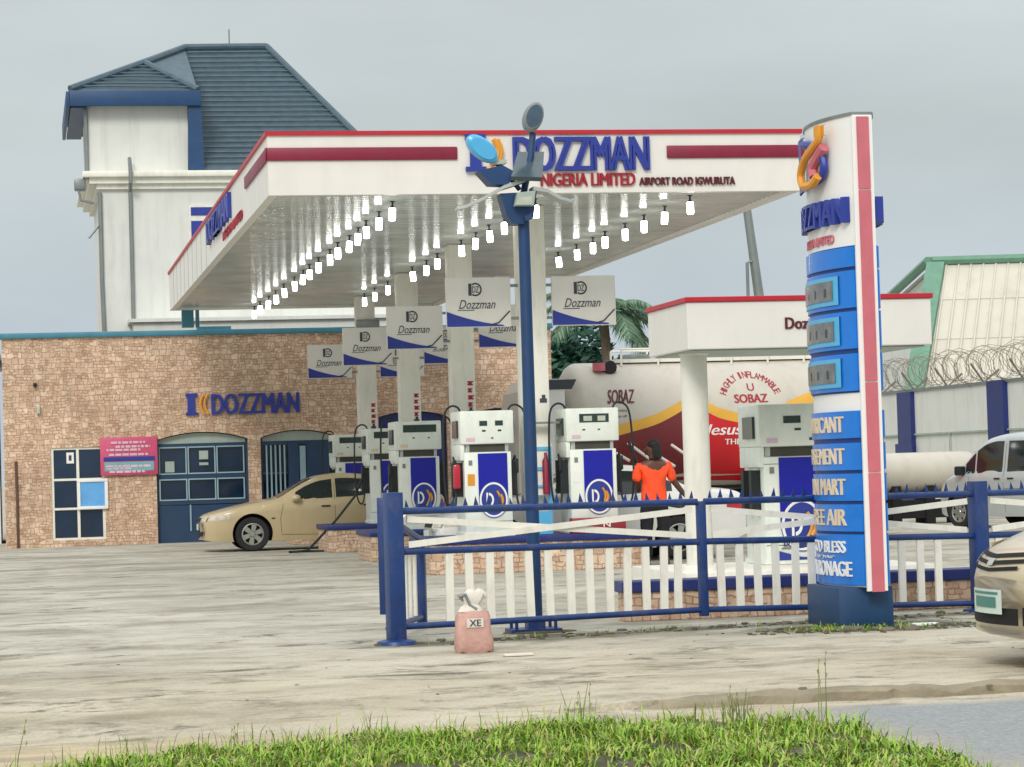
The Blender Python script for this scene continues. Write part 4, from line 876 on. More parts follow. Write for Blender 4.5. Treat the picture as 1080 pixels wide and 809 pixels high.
m = MB(); text_on(m, 'Dozzman', (.20,-.016,.19), (1,0,0),(0,0,1), .44, .11, shear=.35, ext=.004); m.box(.18,.42,-.018,-.014,.165,.175); m.build('name_text', 'grey_letter', p5, smooth=False)
m = MB(); m.prism([(.12,.04),(.66,.04),(.66,.06),(.4,.07),(.12,.15)], 'y', -.016, -.012); m.build('swoosh', 'swoosh_blue', p5, smooth=False)
C2 = thing('small_canopy', 'small flat white canopy with red top edge on round pillars behind the pylon', 'canopy', (7.77,25.3,0)); O = C2.location
m = MB(O); m.box(6.50,9.04,24.5,26.1,2.53,3.0,.01); m.build('fascia', 'canopy_white', C2, smooth=False)
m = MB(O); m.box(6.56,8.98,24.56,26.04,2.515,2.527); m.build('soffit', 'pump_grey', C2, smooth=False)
m = MB(O); m.box(6.48,9.06,24.48,26.12,3.0,3.05,.006); m.build('edge_trim', 'red_trim', C2, smooth=False)
for x in (6.74, 8.28): m = MB(O); m.lathe([(0,.31),(.19,.31),(.19,.36),(.135,.37),(.135,2.5),(.16,2.52),(0,2.52)], (x,25.2,0), n=24); m.build('pillar', 'cream', C2)
m = MB(O); text_on(m, 'Dozzman', aY(828,347,24.497), (1,0,0),(0,0,1), .54, .115, bold=.04, ext=.01, space=1.05); m.build('lettering', 'letter_maroon', C2, smooth=False)
# ------------------------------------------------------------------ vehicles (local: nose at x = 0, tail at +x, camera side -y)
class Car:
    def __init__(s, **k): s.__dict__.update(k)
    def hw(s, x):
        w = s.W
        if x < s.rn: w -= s.dn*((1-x/s.rn)**2.3)
        if x > s.L-s.rt: w -= s.dt*((1-(s.L-x)/s.rt)**2.3)
        return w
    def t(s, x): return interp(s.top, x)
    def b(s, x): return interp(s.bot, x)
    def bl(s, x): return min(interp(s.belt, x), s.t(x)-.005)
    def side(s, x, z):
        w, bl, zt, zb = s.hw(x), s.bl(x), s.t(x), s.b(x)
        if z <= bl:
            u = (bl-z)/max(.05, bl-s.zref); y = w*(1-.085*max(0,min(1.2,u))**2.4)-.018*max(0,1-(bl-z)/.10)
        else:
            q = (z-bl)/max(.1, s.roof-bl); y = (w-.018-.03*min(1,(z-bl)/.04))-s.tum*q**1.15
        r = s.r if zt < bl+.12 else s.rr
        if z > zt-r:
            q = min(1,(z-(zt-r))/r); y -= r*1.25*(1-math.sqrt(max(0,1-q*q)))
        return max(.02, y)
    def warp(s, x, y):
        k = (y/s.W)**2
        if x < 1.3: a = 1-x/1.3; x = x+s.bn*k*a*a
        if x > s.L-1.0: a = 1-(s.L-x)/1.0; x = x-s.btl*k*a*a
        return x
    def P(s, x, y, z): return Vector((s.warp(x,y), y, z))
    def top_z(s, x, y): ye = s.side(x, s.t(x)); return s.t(x)+s.crown*(1-(y/ye)**2)
    def frontx(s, z, y=0.):
        z -= s.crown*(1-min(1,(y/s.hw(.1))**2))
        if z <= s.t(0): return 0.0
        lo, hi = 0.0, 1.2
        for _ in range(30):
            mid = (lo+hi)/2
            if s.t(mid) < z: lo = mid
            else: hi = mid
        return hi
    def rearx(s, z):
        if z <= s.t(s.L): return s.L
        lo, hi = s.L-1.0, s.L
        for _ in range(30):
            mid = (lo+hi)/2
            if s.t(mid) > z: lo = mid
            else: hi = mid
        return hi
    def shell(s, t):
        xs = [0,.015,.04,.08,.13,.19,.26]; x = .32
        while x < s.L-.3: xs.append(x); x += .055
        xs += [s.L-q for q in (.27,.2,.14,.09,.05,.02,0)]
        m = MB(); rings = []
        for x in xs:
            zb, zt = s.b(x), s.t(x); half = []
            ns = 20
            for i in range(ns+1):
                u = i/ns; z = zb+(zt-zb)*(1-(1-u)**1.5); half.append((s.side(x,z), z))
            ye = half[-1][0]; 
            for i in range(1, 8): y = ye*(1-i/8)*1.0; half.append((y, s.top_z(x, y)))
            pts = [(0,zb-.0)]+[(half[0][0]*.9, zb-.0)]+half
            ring = [s.P(x, -y, z) for y, z in pts]+[s.P(x, 0, zt+s.crown)]+[s.P(x, y, z) for y, z in reversed(pts[1:])]
            rings.append(ring)
        m.loft(rings); o = m.build('body', s.paint, t, fix=True)
        for wx in s.wx:
            for sg in (-1, 1):
                b = bmesh.new(); bmesh.ops.create_cone(b, cap_ends=True, segments=40, radius1=s.wr+.055, radius2=s.wr+.055, depth=.57, matrix=Matrix.Translation((wx,sg*(s.W+.015),s.wr+.01)) @ Matrix.Rotation(math.pi/2,4,'X'))
                cmn = bpy.data.meshes.new('cut'); b.to_mesh(cmn); b.free(); co = bpy.data.objects.new('cut', cmn); COL.objects.link(co); co.parent = t
                md = o.modifiers.new('b', 'BOOLEAN'); md.operation = 'DIFFERENCE'; md.object = co; md.solver = 'EXACT'
                dg = bpy.context.evaluated_depsgraph_get(); dg.update(); me = bpy.data.meshes.new_from_object(o.evaluated_get(dg)); old = o.data
                o.modifiers.clear(); o.data = me; bpy.data.meshes.remove(old); cm = co.data; bpy.data.objects.remove(co); bpy.data.meshes.remove(cm)
        me = o.data; me.materials.clear(); me.materials.append(M[s.paint]); me.materials.append(M['arch_dark'])
        for p in me.polygons:
            c = p.center; p.material_index = 0
            for wx in s.wx:
                d = Vector((wx-c.x,0,s.wr+.01-c.z))
                if d.length < s.wr+.07 and abs(c.y) < s.W+.05 and (d.normalized().dot(p.normal) > .5 or (abs(p.normal.y) > .9 and abs(c.y) < s.W-.25)): p.material_index = 1
        me.name = 'body'; me.polygons.foreach_set('use_smooth', [True]*len(me.polygons)); me.set_sharp_from_angle(angle=R_(30)); s.body = o; return o
    def side_patch(s, name, mt, par, xa, xb, zlo, zhi, off=.004, sg=-1, n=16, k=6, ret=None):
        m = ret or MB()
        def F(u, v):
            x = xa+(xb-xa)*u; a = zlo(x) if callable(zlo) else lerpts(zlo, x); c = zhi(x) if callable(zhi) else lerpts(zhi, x); z = a+(c-a)*v
            return s.P(x, sg*(s.side(x,z)+off), z)
        m.quadgrid(F, n, k)
        return m if ret else m.build(name, mt, par, fix=False, ang=60)
    def top_patch(s, name, mt, par, xa, xb, yf, off=.005, n=12, k=10):
        m = MB()
        def F(u, v):
            x = xa+(xb-xa)*u; h = yf(u); y = -h+2*h*v; dz = s.t(x+.01)-s.t(x-.01); nx, nz = -dz, .02; l = math.hypot(nx, nz)
            return s.P(x+off*nx/l, y, s.top_z(x,y)+off*nz/l)
        m.quadgrid(F, n, k); return m.build(name, mt, par, fix=False, ang=60)
    def front_patch(s, mb, ya, yb, zlo, zhi, off=.006, n=10, k=4, rear=False):
        def F(u, v):
            y = ya+(yb-ya)*u; a = zlo(y) if callable(zlo) else zlo; c = zhi(y) if callable(zhi) else zhi; z = a+(c-a)*v
            if rear: return s.P(s.rearx(z)+off, y, z)
            return s.P(s.frontx(z,y)-off, y, z)
        mb.quadgrid(F, n, k); return mb
    def wheels(s, t, spokes=5):
        r = s.wr
        for wx in s.wx:
            for sg in (-1, 1):
                m = MB(); yo, yi = sg*(s.W-.02), sg*(s.W-.21)
                a = lambda f: yo+(yi-yo)*f
                m.lathe([(r*.62,a(.08)),(r*.70,a(0)),(r*.93,a(.02)),(r*.99,a(.14)),(r,a(.3)),(r,a(.7)),(r*.99,a(.86)),(r*.93,a(.98)),(r*.62,a(1)),(r*.62,a(.08))], (wx,0,r), axis='y', n=36); ty = m.build('wheel', 'tyre', t)
                m = MB(); m.lathe([(0,a(.5)),(r*.60,a(.5)),(r*.63,a(.10)),(r*.60,a(.06)),(r*.56,a(.10)),(r*.54,a(.38)),(0,a(.40))], (wx,0,r), axis='y', n=36)
                m.build('rim', 'arch_dark' , ty)
                m = MB(); m.lathe([(r*.64,a(.05)),(r*.585,a(.03)),(r*.555,a(.10)),(r*.555,a(.2)),(r*.64,a(.2)),(r*.64,a(.05))], (wx,0,r), axis='y', n=36); m.lathe([(0,a(.04)),(r*.13,a(.05)),(r*.17,a(.12)),(r*.17,a(.3)),(0,a(.3))], (wx,0,r), axis='y', n=16)
                for q in range(spokes):
                    an = 2*math.pi*q/spokes+.35; d = Vector((math.cos(an),0,math.sin(an))); e = Vector((-d.z,0,d.x)); w0, w1 = r*.11, r*.15
                    y0, y1 = Vector((0,a(.10),0)), Vector((0,a(.24),0)); c = Vector((wx,0,r))
                    A = [c+d*(r*.1)-e*w0, c+d*(r*.1)+e*w0, c+d*(r*.58)+e*w1, c+d*(r*.58)-e*w1]
                    m.add([p+y0 for p in A]+[p+y1 for p in A], [(0,1,2,3),(7,6,5,4),(0,4,5,1),(1,5,6,2),(2,6,7,3),(3,7,4,0)])
                m.build('spokes', 'rim', ty)
    def mirror(s, t, x, z, sg=-1):
        m = MB(); y = sg*(s.side(x,z)); b = bmesh.new(); bmesh.ops.create_icosphere(b, subdivisions=2, radius=1)
        vs = [Vector((x+.02+v.co.x*.09, y+sg*.10+v.co.y*.10, z+.05+v.co.z*.07)) for v in b.verts]; m.add(vs, [[v.index for v in f.verts] for f in b.faces]); b.free()
        m.tube([(x+.03,y-sg*.02,z),(x+.03,y+sg*.08,z+.03)], .025, 6); m.build('wing_mirror', s.paint, t)
    def seam(s, mb, pts, sg=-1, off=.003, w=.007):
        """dark shut line along (x,z) points"""
        for (x0,z0),(x1,z1) in zip(pts, pts[1:]):
            n = 8; d = Vector((x1-x0, z1-z0)); l = d.length; e = Vector((-d.y, d.x))/l*w/2
            for i in range(n):
                q = []
                for u, sgn in ((i/n,-1),((i+1)/n,-1),((i+1)/n,1),(i/n,1)): x, z = x0+d.x*u+sgn*e.x, z0+d.y*u+sgn*e.y; q.append(s.P(x, sg*(s.side(x,z)+off), z))
                mb.add(q, [(0,1,2,3)])
        return mb
SED = dict(L=4.76, W=.885, rn=.55, dn=.20, rt=.5, dt=.16, bn=.16, btl=.10, crown=.025, r=.07, rr=.10, tum=.20, roof=1.40, zref=.18, wr=.325, wx=(.97,3.64),
    top=[(0,.56),(.03,.63),(.12,.69),(.35,.76),(.8,.86),(1.22,.935),(1.42,.965),(1.75,1.14),(2.05,1.30),(2.3,1.375),(2.7,1.41),(3.1,1.385),(3.45,1.27),(3.75,1.11),(3.95,1.035),(4.2,1.025),(4.5,1.0),(4.68,.95),(4.76,.82)],
    bot=[(0,.24),(.3,.19),(1.0,.19),(3.8,.19),(4.4,.24),(4.76,.34)],
    belt=[(0,.60),(.3,.72),(.8,.80),(1.4,.885),(2.3,.91),(3.4,.95),(4.2,.98),(4.76,.85)])
def sedan(label, loc, paint, group=None):
    t = thing('parked_car', label, 'car', loc, group); c = Car(**SED, paint=paint); c.shell(t); c.wheels(t, 6)
    zr = lambda x: max(c.bl(x)+.045, min(c.t(x)-.075, 1.335))
    zl = lambda x: c.bl(x)+.055
    for sg in (-1, 1):
        for xa, xb in ((1.80,2.50),(2.57,3.22),(3.27,3.55)): c.side_patch('side_window', 'car_glass', t, xa, xb, zl, zr, sg=sg)
        m = MB(); c.seam(m, [(1.52,.33),(1.50,.60),(1.56,.88)], sg); c.seam(m, [(2.54,.25),(2.54,1.36)], sg); c.seam(m, [(3.32,.95),(3.25,.66),(3.02,.28)], sg); c.seam(m, [(1.52,.30),(3.02,.27)], sg); m.build('door_seam', 'arch_dark', t, fix=False)
        for xa in (2.28, 3.08):
            m = MB(); m = c.side_patch('', '', None, xa, xa+.17, lambda x: .80, lambda x: .83, off=.018, sg=sg, n=4, k=2, ret=m); m.build('door_handle', 'rubber', t, fix=False)
        m = MB(); c.side_patch('', '', None, .30, 4.4, lambda x: .475, lambda x: .50, off=.008, sg=sg, n=50, k=1, ret=m); 
        for v in m.v: pass
        m.build('rub_strip', paint, t, fix=False) if False else None
        m = MB(); c.side_patch('', '', None, .05, .52, lambda x: .585+.06*x, lambda x: .665+.12*x, off=.006, sg=sg, n=14, k=4, ret=m); c.front_patch(m, sg*.40, sg*.70, .585, .675); m.build('headlight', 'headlamp', t, fix=False)
        m = MB(); c.side_patch('', '', None, 4.40, 4.74, lambda x: .72, lambda x: .87, off=.006, sg=sg, n=8, k=4, ret=m); c.front_patch(m, sg*.38, sg*.72, .72, .86, rear=True); m.build('tail_light', 'tail_red', t, fix=False)
        c.mirror(t, 1.78, .93, sg)
        m = MB(); c.side_patch('', '', None, 1.33, 1.40, lambda x: .60, lambda x: .625, off=.006, sg=sg, n=2, k=2, ret=m); m.build('side_marker', 'rubber', t, fix=False)
    c.top_patch('windscreen', 'car_glass', t, 1.47, 2.13, lambda u: .66-.12*u); c.top_patch('rear_window', 'car_glass', t, 3.33, 3.88, lambda u: .54+.10*u)
    m = MB(); c.front_patch(m, -.33, .33, .58, .655); m.build('grille', 'arch_dark', t, fix=False)
    m = MB(); c.front_patch(m, -.55, .55, .30, .39); m.build('bumper_intake', 'arch_dark', t, fix=False)
    m = MB(); c.front_patch(m, -.25, .25, .42, .54, off=.02); m.build('number_plate', 'plate', t, fix=False)
    m = MB(); c.front_patch(m, -.25, .25, .52, .64, off=.02, rear=True); m.build('number_plate', 'plate', t, fix=False)
    return t
X = aY(267,570,48.4).x-.97
sedan('tan gold sedan parked in front of the blue gate of the brick shop', (X, 48.4+.885, 0), 'beige_car', 'cars on the forecourt')
X = aY(718,570,36.6).x-3.64
sedan('white sedan being refuelled behind the attendant in orange', (X, 36.6+.885, 0), 'white_car', 'cars on the forecourt')
# the gold car whose nose enters from the right
c = Car(L=4.54, W=.88, rn=.62, dn=.26, rt=.5, dt=.16, bn=.30, btl=.10, crown=.03, r=.08, rr=.11, tum=.20, roof=1.46, zref=.18, wr=.315, wx=(.93,3.53), paint='gold_car',
    top=[(0,.57),(.03,.66),(.10,.735),(.25,.80),(.6,.90),(1.05,.99),(1.2,1.02),(1.6,1.22),(1.95,1.38),(2.2,1.445),(2.6,1.465),(3.1,1.43),(3.45,1.31),(3.8,1.16),(4.1,1.11),(4.35,1.08),(4.5,.98),(4.54,.85)],
    bot=[(0,.22),(.3,.17),(1.0,.18),(3.8,.2),(4.54,.34)], belt=[(0,.62),(.3,.76),(.8,.86),(1.4,.93),(2.3,.96),(3.4,1.0),(4.2,1.03),(4.54,.9)])
GC = thing('passing_car', 'gold saloon nosing in at the right edge beside the kerb', 'car', (aY(1036,660,15.95).x+.09, 16.05, 0), 'cars by the road')
c.shell(GC); c.wheels(GC, 7)
zr = lambda x: max(c.bl(x)+.045, min(c.t(x)-.08, 1.38)); zl = lambda x: c.bl(x)+.055
for sg in (-1, 1):
    for xa, xb in ((1.65,2.4),(2.47,3.10)): c.side_patch('side_window', 'car_glass', GC, xa, xb, zl, zr, sg=sg)
    m = MB(); c.seam(m, [(1.42,.33),(1.40,.62),(1.48,.92)], sg); c.seam(m, [(2.44,.25),(2.44,1.4)], sg); c.seam(m, [(3.16,1.0),(3.12,.68),(2.92,.28)], sg); c.seam(m, [(1.42,.30),(2.92,.27)], sg); m.build('door_seam', 'arch_dark', GC, fix=False)
    m = MB(); c.side_patch('', '', None, 4.1, 4.5, lambda x: .78, lambda x: .93, off=.006, sg=sg, n=8, k=4, ret=m); m.build('tail_light', 'tail_red', GC, fix=False)
    for xa in (2.15, 2.92): m = MB(); c.side_patch('', '', None, xa, xa+.18, lambda x: .85, lambda x: .88, off=.02, sg=sg, n=4, k=2, ret=m); m.build('door_handle', 'gold_car', GC, fix=False)
    m = MB(); c.side_patch('', '', None, .16, .72, lambda x: .67+.10*x, lambda x: .775+.15*x, off=.006, sg=sg, n=14, k=4, ret=m); c.front_patch(m, sg*.52, sg*.68, .675, .775, off=.008); m.build('headlight', 'headlamp', GC, fix=False)
    c.mirror(GC, 1.66, .97, sg)
    m = MB(); c.front_patch(m, sg*.42, sg*.70, .29, .41, off=.008); m.build('fog_lamp', 'arch_dark', GC, fix=False)
c.top_patch('windscreen', 'car_glass', GC, 1.28, 2.02, lambda u: .68-.1*u)
m = MB()
for z, w in ((.645,.36),(.69,.42),(.735,.47)):
    c.front_patch(m, -w, w, lambda y, z=z: z-.012+.05*abs(y), lambda y, z=z: z+.012+.05*abs(y), off=.008, n=24)
m.build('grille_slats', 'arch_dark', GC, fix=False)
m = MB(); c.front_patch(m, -.05, .05, .675, .72, off=.012); m.build('badge', 'light_metal', GC, fix=False)
m = MB(); c.front_patch(m, -.38, .38, .29, .40, off=.008); m.build('bumper_intake', 'arch_dark', GC, fix=False)
m = MB(); c.front_patch(m, -.24, .24, .36, .52, off=.03); pl = m.build('number_plate', 'plate', GC, fix=False)
m = MB(); c.front_patch(m, -.17, .17, .40, .47, off=.034); c.front_patch(m, -.2, .2, .487, .503, off=.034); m.build('plate_mark', 'plate_ink', pl, fix=False)
# silver van at the right
c = Car(L=4.4, W=.86, rn=.5, dn=.16, rt=.3, dt=.10, bn=.14, btl=.05, crown=.03, r=.08, rr=.12, tum=.13, roof=1.82, zref=.2, wr=.31, wx=(.72,3.4), paint='silver_car',
    top=[(0,.70),(.03,.80),(.15,.90),(.45,1.02),(.62,1.10),(.95,1.38),(1.25,1.62),(1.5,1.74),(1.9,1.80),(2.8,1.83),(3.8,1.80),(4.2,1.72),(4.35,1.4),(4.4,1.0)],
    bot=[(0,.28),(.3,.22),(1.0,.22),(3.8,.22),(4.4,.34)], belt=[(0,.72),(.4,.94),(.9,1.02),(4.0,1.06),(4.4,1.0)])
VN = thing('parked_van', 'silver white passenger van parked by the white perimeter wall', 'van', (18.36, 48.3, 0), None, R_(-67))
c.shell(VN); c.wheels(VN, 7)
for sg in (-1, 1):
    c.side_patch('side_window', 'car_glass', VN, .92, 1.18, lambda x: c.bl(x)+.03, lambda x: min(c.t(x)-.12,1.66), sg=sg)
    for xa, xb in ((1.22,1.92),(2.05,2.95),(3.05,3.9)): c.side_patch('side_window', 'car_glass', VN, xa, xb, lambda x: c.bl(x)+.03, lambda x: min(c.t(x)-.12,1.66), sg=sg)
    m = MB(); c.seam(m, [(1.05,.3),(1.05,1.0)], sg); c.seam(m, [(1.98,.3),(1.98,1.72)], sg); c.seam(m, [(3.0,.5),(3.0,1.72)], sg); c.seam(m, [(1.98,.75),(3.9,.75)], sg); m.build('door_seam', 'arch_dark', VN, fix=False)
    m = MB(); c.side_patch('', '', None, .06, .45, lambda x: .70, lambda x: .86, off=.006, sg=sg, n=10, k=4, ret=m); m.build('headlight', 'headlamp', VN, fix=False)
    m = MB(); c.side_patch('', '', None, 1.74, 1.9, lambda x: .93, lambda x: .96, off=.015, sg=sg, n=4, k=2, ret=m); c.side_patch('', '', None, 2.1, 2.26, lambda x: .93, lambda x: .96, off=.015, sg=sg, n=4, k=2, ret=m); m.build('door_handle', 'rubber', VN, fix=False)
    y = sg*(c.side(.95,1.1)); m = MB(); m.box(.80,.93,min(y,y+sg*.2),max(y,y+sg*.2),1.02,1.20,.03); m.build('wing_mirror', 'rubber', VN)
c.top_patch('windscreen', 'car_glass', VN, .66, 1.42, lambda u: .66-.08*u)
# ------------------------------------------------------------------ tanker lorry
TYC, TZC, TA, TB = 49.6, 2.12, 1.18, 1.34
TX0, TX1 = aY(612,430,48.5).x, aY(912,430,48.5).x
TK = thing('fuel_tanker', 'white fuel tanker lorry with yellow and red waves behind the pumps', 'tanker lorry', (TX0,TYC,0)); O = TK.location
m = MB(O); rings = []
for x, s in ((TX0-.26,.30),(TX0-.22,.55),(TX0-.13,.80),(TX0-.02,.94),(TX0+.08,.99),(TX0+.16,1),(TX1-.12,1),(TX1,.96),(TX1+.1,.85),(TX1+.16,.6),(TX1+.18,.3)):
    rings.append([(x,TYC+TA*s*math.cos(t),TZC+TB*s*math.sin(t)) for t in [2*math.pi*k/48 for k in range(48)]])
m.loft(rings); m.build('tank', 'tank_white', TK)
def tank_y(z, g): q = min(.999, abs(z-TZC)/TB); return TYC-TA*math.sqrt(1-q*q)-g
def tpatch(name, mt, xa, xb, lo, hi, g, n=40, k=8):
    m = MB(O); m.quadgrid(lambda u, v: (xa+(xb-xa)*u, tank_y(lo(xa+(xb-xa)*u)+(hi(xa+(xb-xa)*u)-lo(xa+(xb-xa)*u))*v, g), lo(xa+(xb-xa)*u)+(hi(xa+(xb-xa)*u)-lo(xa+(xb-xa)*u))*v), n, k); return m.build(name, mt, TK, fix=False, ang=60)
def px2(pts): return [(aY(x,y,48.55).x, aY(x,y,48.55).z) for x, y in pts]
ytop = px2([(602,470),(640,452),(660,446),(690,437),(712,426),(727,419),(745,424),(757,430),(785,436),(812,432),(835,421),(857,413),(880,410),(910,416)])
ybot = px2([(602,480),(640,463),(660,457),(690,448),(712,437),(727,429),(745,435),(757,441),(785,446),(812,442),(835,431),(857,425),(880,424),(910,430)])
flo = lambda x: TZC-TB*.90
tpatch('yellow_wave', 'tank_yellow', ybot[0][0], ybot[-1][0], lambda x: interp(ybot,x), lambda x: interp(ytop,x), .006, 60, 3)
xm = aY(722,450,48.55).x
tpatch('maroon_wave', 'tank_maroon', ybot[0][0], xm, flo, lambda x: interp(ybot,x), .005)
tpatch('red_wave', 'tank_red', xm, ybot[-1][0], flo, lambda x: interp(ybot,x), .005)
def ttext(name, mt, body, px0, px1, py0, py1, **k):
    a, b = aY(px0,py1,48.55), aY(px1,py0,48.55); h = abs(aY(px0,py0,48.55).z-a.z); vs, fs = text_mesh(body, b.x-a.x, h, **k); m = MB(O); m.add([(a.x+v.x, tank_y(a.z+v.y, .009+v.z*.3), a.z+v.y) for v in vs], fs); return m.build(name, mt, TK, smooth=False)
ttext('name_text', 'letter_maroon', 'SOBAZ', 640, 670, 411, 426, shear=.4, bold=.03)
ttext('sub_text', 'grey_letter', 'no smoking', 646, 660, 432, 435); ttext('sub_text', 'grey_letter', 'keep off', 646, 660, 438, 441)
ttext('name_text', 'letter_red', 'SOBAZ', 774, 809, 416, 425, bold=.04)
ttext('mark_text', 'letter_red', 'U', 789, 796, 404, 412, bold=.04)
ttext('slogan_text', 'white_plain', 'Jesus', 740, 781, 448, 463, shear=.3, bold=.02); ttext('slogan_text', 'white_plain', 'THE SOURCE', 763, 818, 463, 469, bold=.03)
ac = aY(792,424,48.55)
m = MB(O); txt = 'HIGHLY INFLAMMABLE'
for i, ch in enumerate(txt):
    if ch == ' ': continue
    an = R_(158-136*i/(len(txt)-1)); vs, fs = text_mesh(ch, .045 if ch == 'I' else .085, .13, bold=.03); ca, sa = math.cos(an-math.pi/2), math.sin(an-math.pi/2); rr = .50
    q = []
    for v in vs:
        u, w = v.x-.042, v.y; x = ac.x+rr*math.cos(an)*1.05+u*ca-w*sa; z = ac.z+rr*math.sin(an)*.98+u*sa+w*ca; q.append((x, tank_y(z, .009+v.z*.3), z))
    m.add(q, fs)
m.build('warning_text', 'letter_red', TK, smooth=False)
m = MB(O); zt = TZC+TB
m.box(TX0+.9,TX1-.2,TYC-.35,TYC+.35,zt-.02,zt+.05)
for y in (TYC-.45, TYC+.45):
    m.tube([(TX0+1.0,y,zt+.24),(TX1-.2,y,zt+.24)], .025, 6)
    x = TX0+1.0
    while x < TX1: m.tube([(x,y,zt-.1),(x,y,zt+.24)], .022, 6); x += .75
m.build('catwalk_rail', 'white_paint', TK)
for q in range(4): x = TX0+1.4+q*1.35; m = MB(O); m.lathe([(0,zt),(.28,zt),(.28,zt+.10),(.25,zt+.15),(0,zt+.17)], (x,TYC,0), n=20); m.build('hatch', 'grey_metal', TK)
m = MB(O); m.box(TX0-1.2,TX1+.1,TYC-.45,TYC+.45,.75,1.0); m.box(TX0+.2,TX1-.3,TYC-.6,TYC+.6,.9,1.2); m.build('chassis', 'arch_dark', TK, smooth=False)
for x in (TX0-.75,TX1-2.0,TX1-.8):
    for sg in (-1,1):
        m = MB(O); y = TYC+sg*1.05; m.lathe([(.28,y-sg*.02),(.30,y+sg*.06),(.49,y+sg*.06),(.52,y-sg*.02),(.52,y-sg*.24),(.28,y-sg*.26)], (x,0,.52), axis='y', n=32); w = m.build('wheel', 'tyre', TK)
        m = MB(O); m.lathe([(0,y-sg*.1),(.27,y-sg*.1),(.30,y+sg*.03),(.2,y-sg*.02),(.1,y+sg*.05),(0,y+sg*.05)], (x,0,.52), axis='y', n=24); m.build('rim', 'light_metal', w)
m = MB(O); cx0, cx1 = TX0-1.25, TX0-.30
m.prism([(cx0,.85),(cx1,.85),(cx1,3.12),(cx0+.35,3.14),(cx0+.15,2.9),(cx0+.02,2.0)], 'y', TYC-1.1, TYC+1.1); m.build('cab', 'white_car', TK, ang=20)
m = MB(O); a = aY(591,408,48.5); m.prism([(a.x-.4,a.z-.05),(a.x+.22,a.z-.05),(a.x+.32,a.z+.14),(a.x-.3,a.z+.14)], 'y', TYC-1.115, TYC-1.102); m.build('cab_window', 'car_glass', TK, smooth=False)
m = MB(O); p = aY(637,388,48.6); m.lathe([(0,-.0),(.14,-.0),(.14,.16),(0,.16)], (p.x,TYC-.6,p.z-.05), n=14); m.build('roof_beacon', 'pink', TK)
m = MB(O); m.lathe([(0,-.08),(.13,-.08),(.15,.02),(0,.03)], (p.x+.2,TYC-.62,p.z+.02), axis='y', n=14); m.build('work_lamp', 'black', TK)
for (xa,ya),(xb,yb) in (((662,467),(685,484)),((708,469),(727,482)),((690,478),(712,492)),((650,478),(664,486))):
    a, b = aY(xa,ya,48.3), aY(xb,yb,48.1); m = MB(O); m.tube([a,b], .03, 6); m.build('ladder_stay', 'white_paint', TK)
# ------------------------------------------------------------------ perimeter wall, wire, storage tank, warehouse
WX = 22.1
PW = thing('perimeter_wall', 'long white perimeter wall with blue pilasters at the right', 'wall', (WX,60,0)); O = PW.location
m = MB(O); m.box(WX,WX+.2,40,90,0,3.05); m.build('wall', 'white_wall', PW, smooth=False)
m = MB(O); m.box(WX-.04,WX+.24,40,90,3.05,3.12); m.build('coping', 'grey_metal', PW, smooth=False)
for px in (958,1055,1180):
    Y = aX(px,440,WX).y; m = MB(O); m.box(WX-.12,WX-.002,Y-.5,Y+.5,0,3.1 if px != 958 else 3.05); m.build('pilaster', 'navy', PW, smooth=False)
    m = MB(O); m.box(WX-.16,WX-.122,Y-.62,Y+.62,0,.3) if px > 1000 else m.box(WX-.16,WX-.122,Y-.62,Y+.62,0,1.75); m.build('pilaster_foot', 'navy', PW, smooth=False)
m = MB(O); Y = aX(1008,470,WX).y
for a, b in ((62,58.5),): m.box(WX-.05,WX-.002,52,66,1.95,1.99); m.box(WX-.05,WX-.002,58.8,58.85,.3,1.95); m.box(WX-.05,WX-.002,55.5,57.2,1.45,1.5)
m.build('render_ledge', 'pump_grey', PW, smooth=False)
BW = thing('barbed_wire', 'rusty coiled barbed wire along the top of the white wall', 'barbed wire', (WX,60,3.12)); O = BW.location
for k, (ph, rr) in enumerate(((0,.36),(1.7,.40))):
    m = MB(O); pts = []; y = 50.0; i = 0
    while y < 76:
        a = i*2*math.pi/9+ph; r2 = rr*(1+.15*math.sin(i*.37)); pts.append((WX+.1+r2*math.cos(a), y+.12*math.sin(i*.7+k), 3.52+.06*math.sin(i*.13+k)+r2*math.sin(a))); y += .043; i += 1
    m.tube(pts, .0075, 4); m.build('wire_coil', 'wire', BW)
y = 52
while y < 74: m = MB(O); m.tube([(WX+.4,y-.2,3.4),(WX+.1,y,3.10),(WX-.25,y-.1,3.55)], .03, 5); m.build('wire_bracket', 'wire', BW); y += 2.4
ST = thing('storage_tank', 'white horizontal storage tank on dark supports beside the silver van', 'storage tank', (17.6,51.5,0)); O = ST.location
a, b = aY(925,500,51.5), aY(1024,500,51.5)
m = MB(O); rings = []
for x, s in ((a.x-.2,.3),(a.x-.14,.7),(a.x-.02,.94),(a.x+.12,1),(b.x-.15,1),(b.x-.02,.94),(b.x+.10,.7),(b.x+.16,.3)): rings.append([(x,51.5+.44*s*math.cos(t),1.08+.42*s*math.sin(t)) for t in [2*math.pi*k/28 for k in range(28)]])
m.loft(rings); m.build('tank', 'tank_white', ST)
for x in (a.x+.3,(a.x+b.x)/2,b.x-.35): m = MB(O); m.box(x-.1,x+.1,51.15,51.85,0,.8); m.build('saddle', 'arch_dark', ST, smooth=False)
m = MB(O); m.box(a.x-.1,b.x,51.2,51.8,.12,.5); m.build('skid', 'arch_dark', ST, smooth=False)
WH = thing('warehouse', 'large shed with pale sloping roof and green edge trim beyond the wall', 'warehouse', (25.3,68,0)); O = WH.location
A, A2, A3 = aD(985,279,72), aD(966,410,68), aD(945,315,77); along = (aD(1080,277,72)-aD(985,279,72)).normalized(); along.z = 0; along = along.normalized()*16
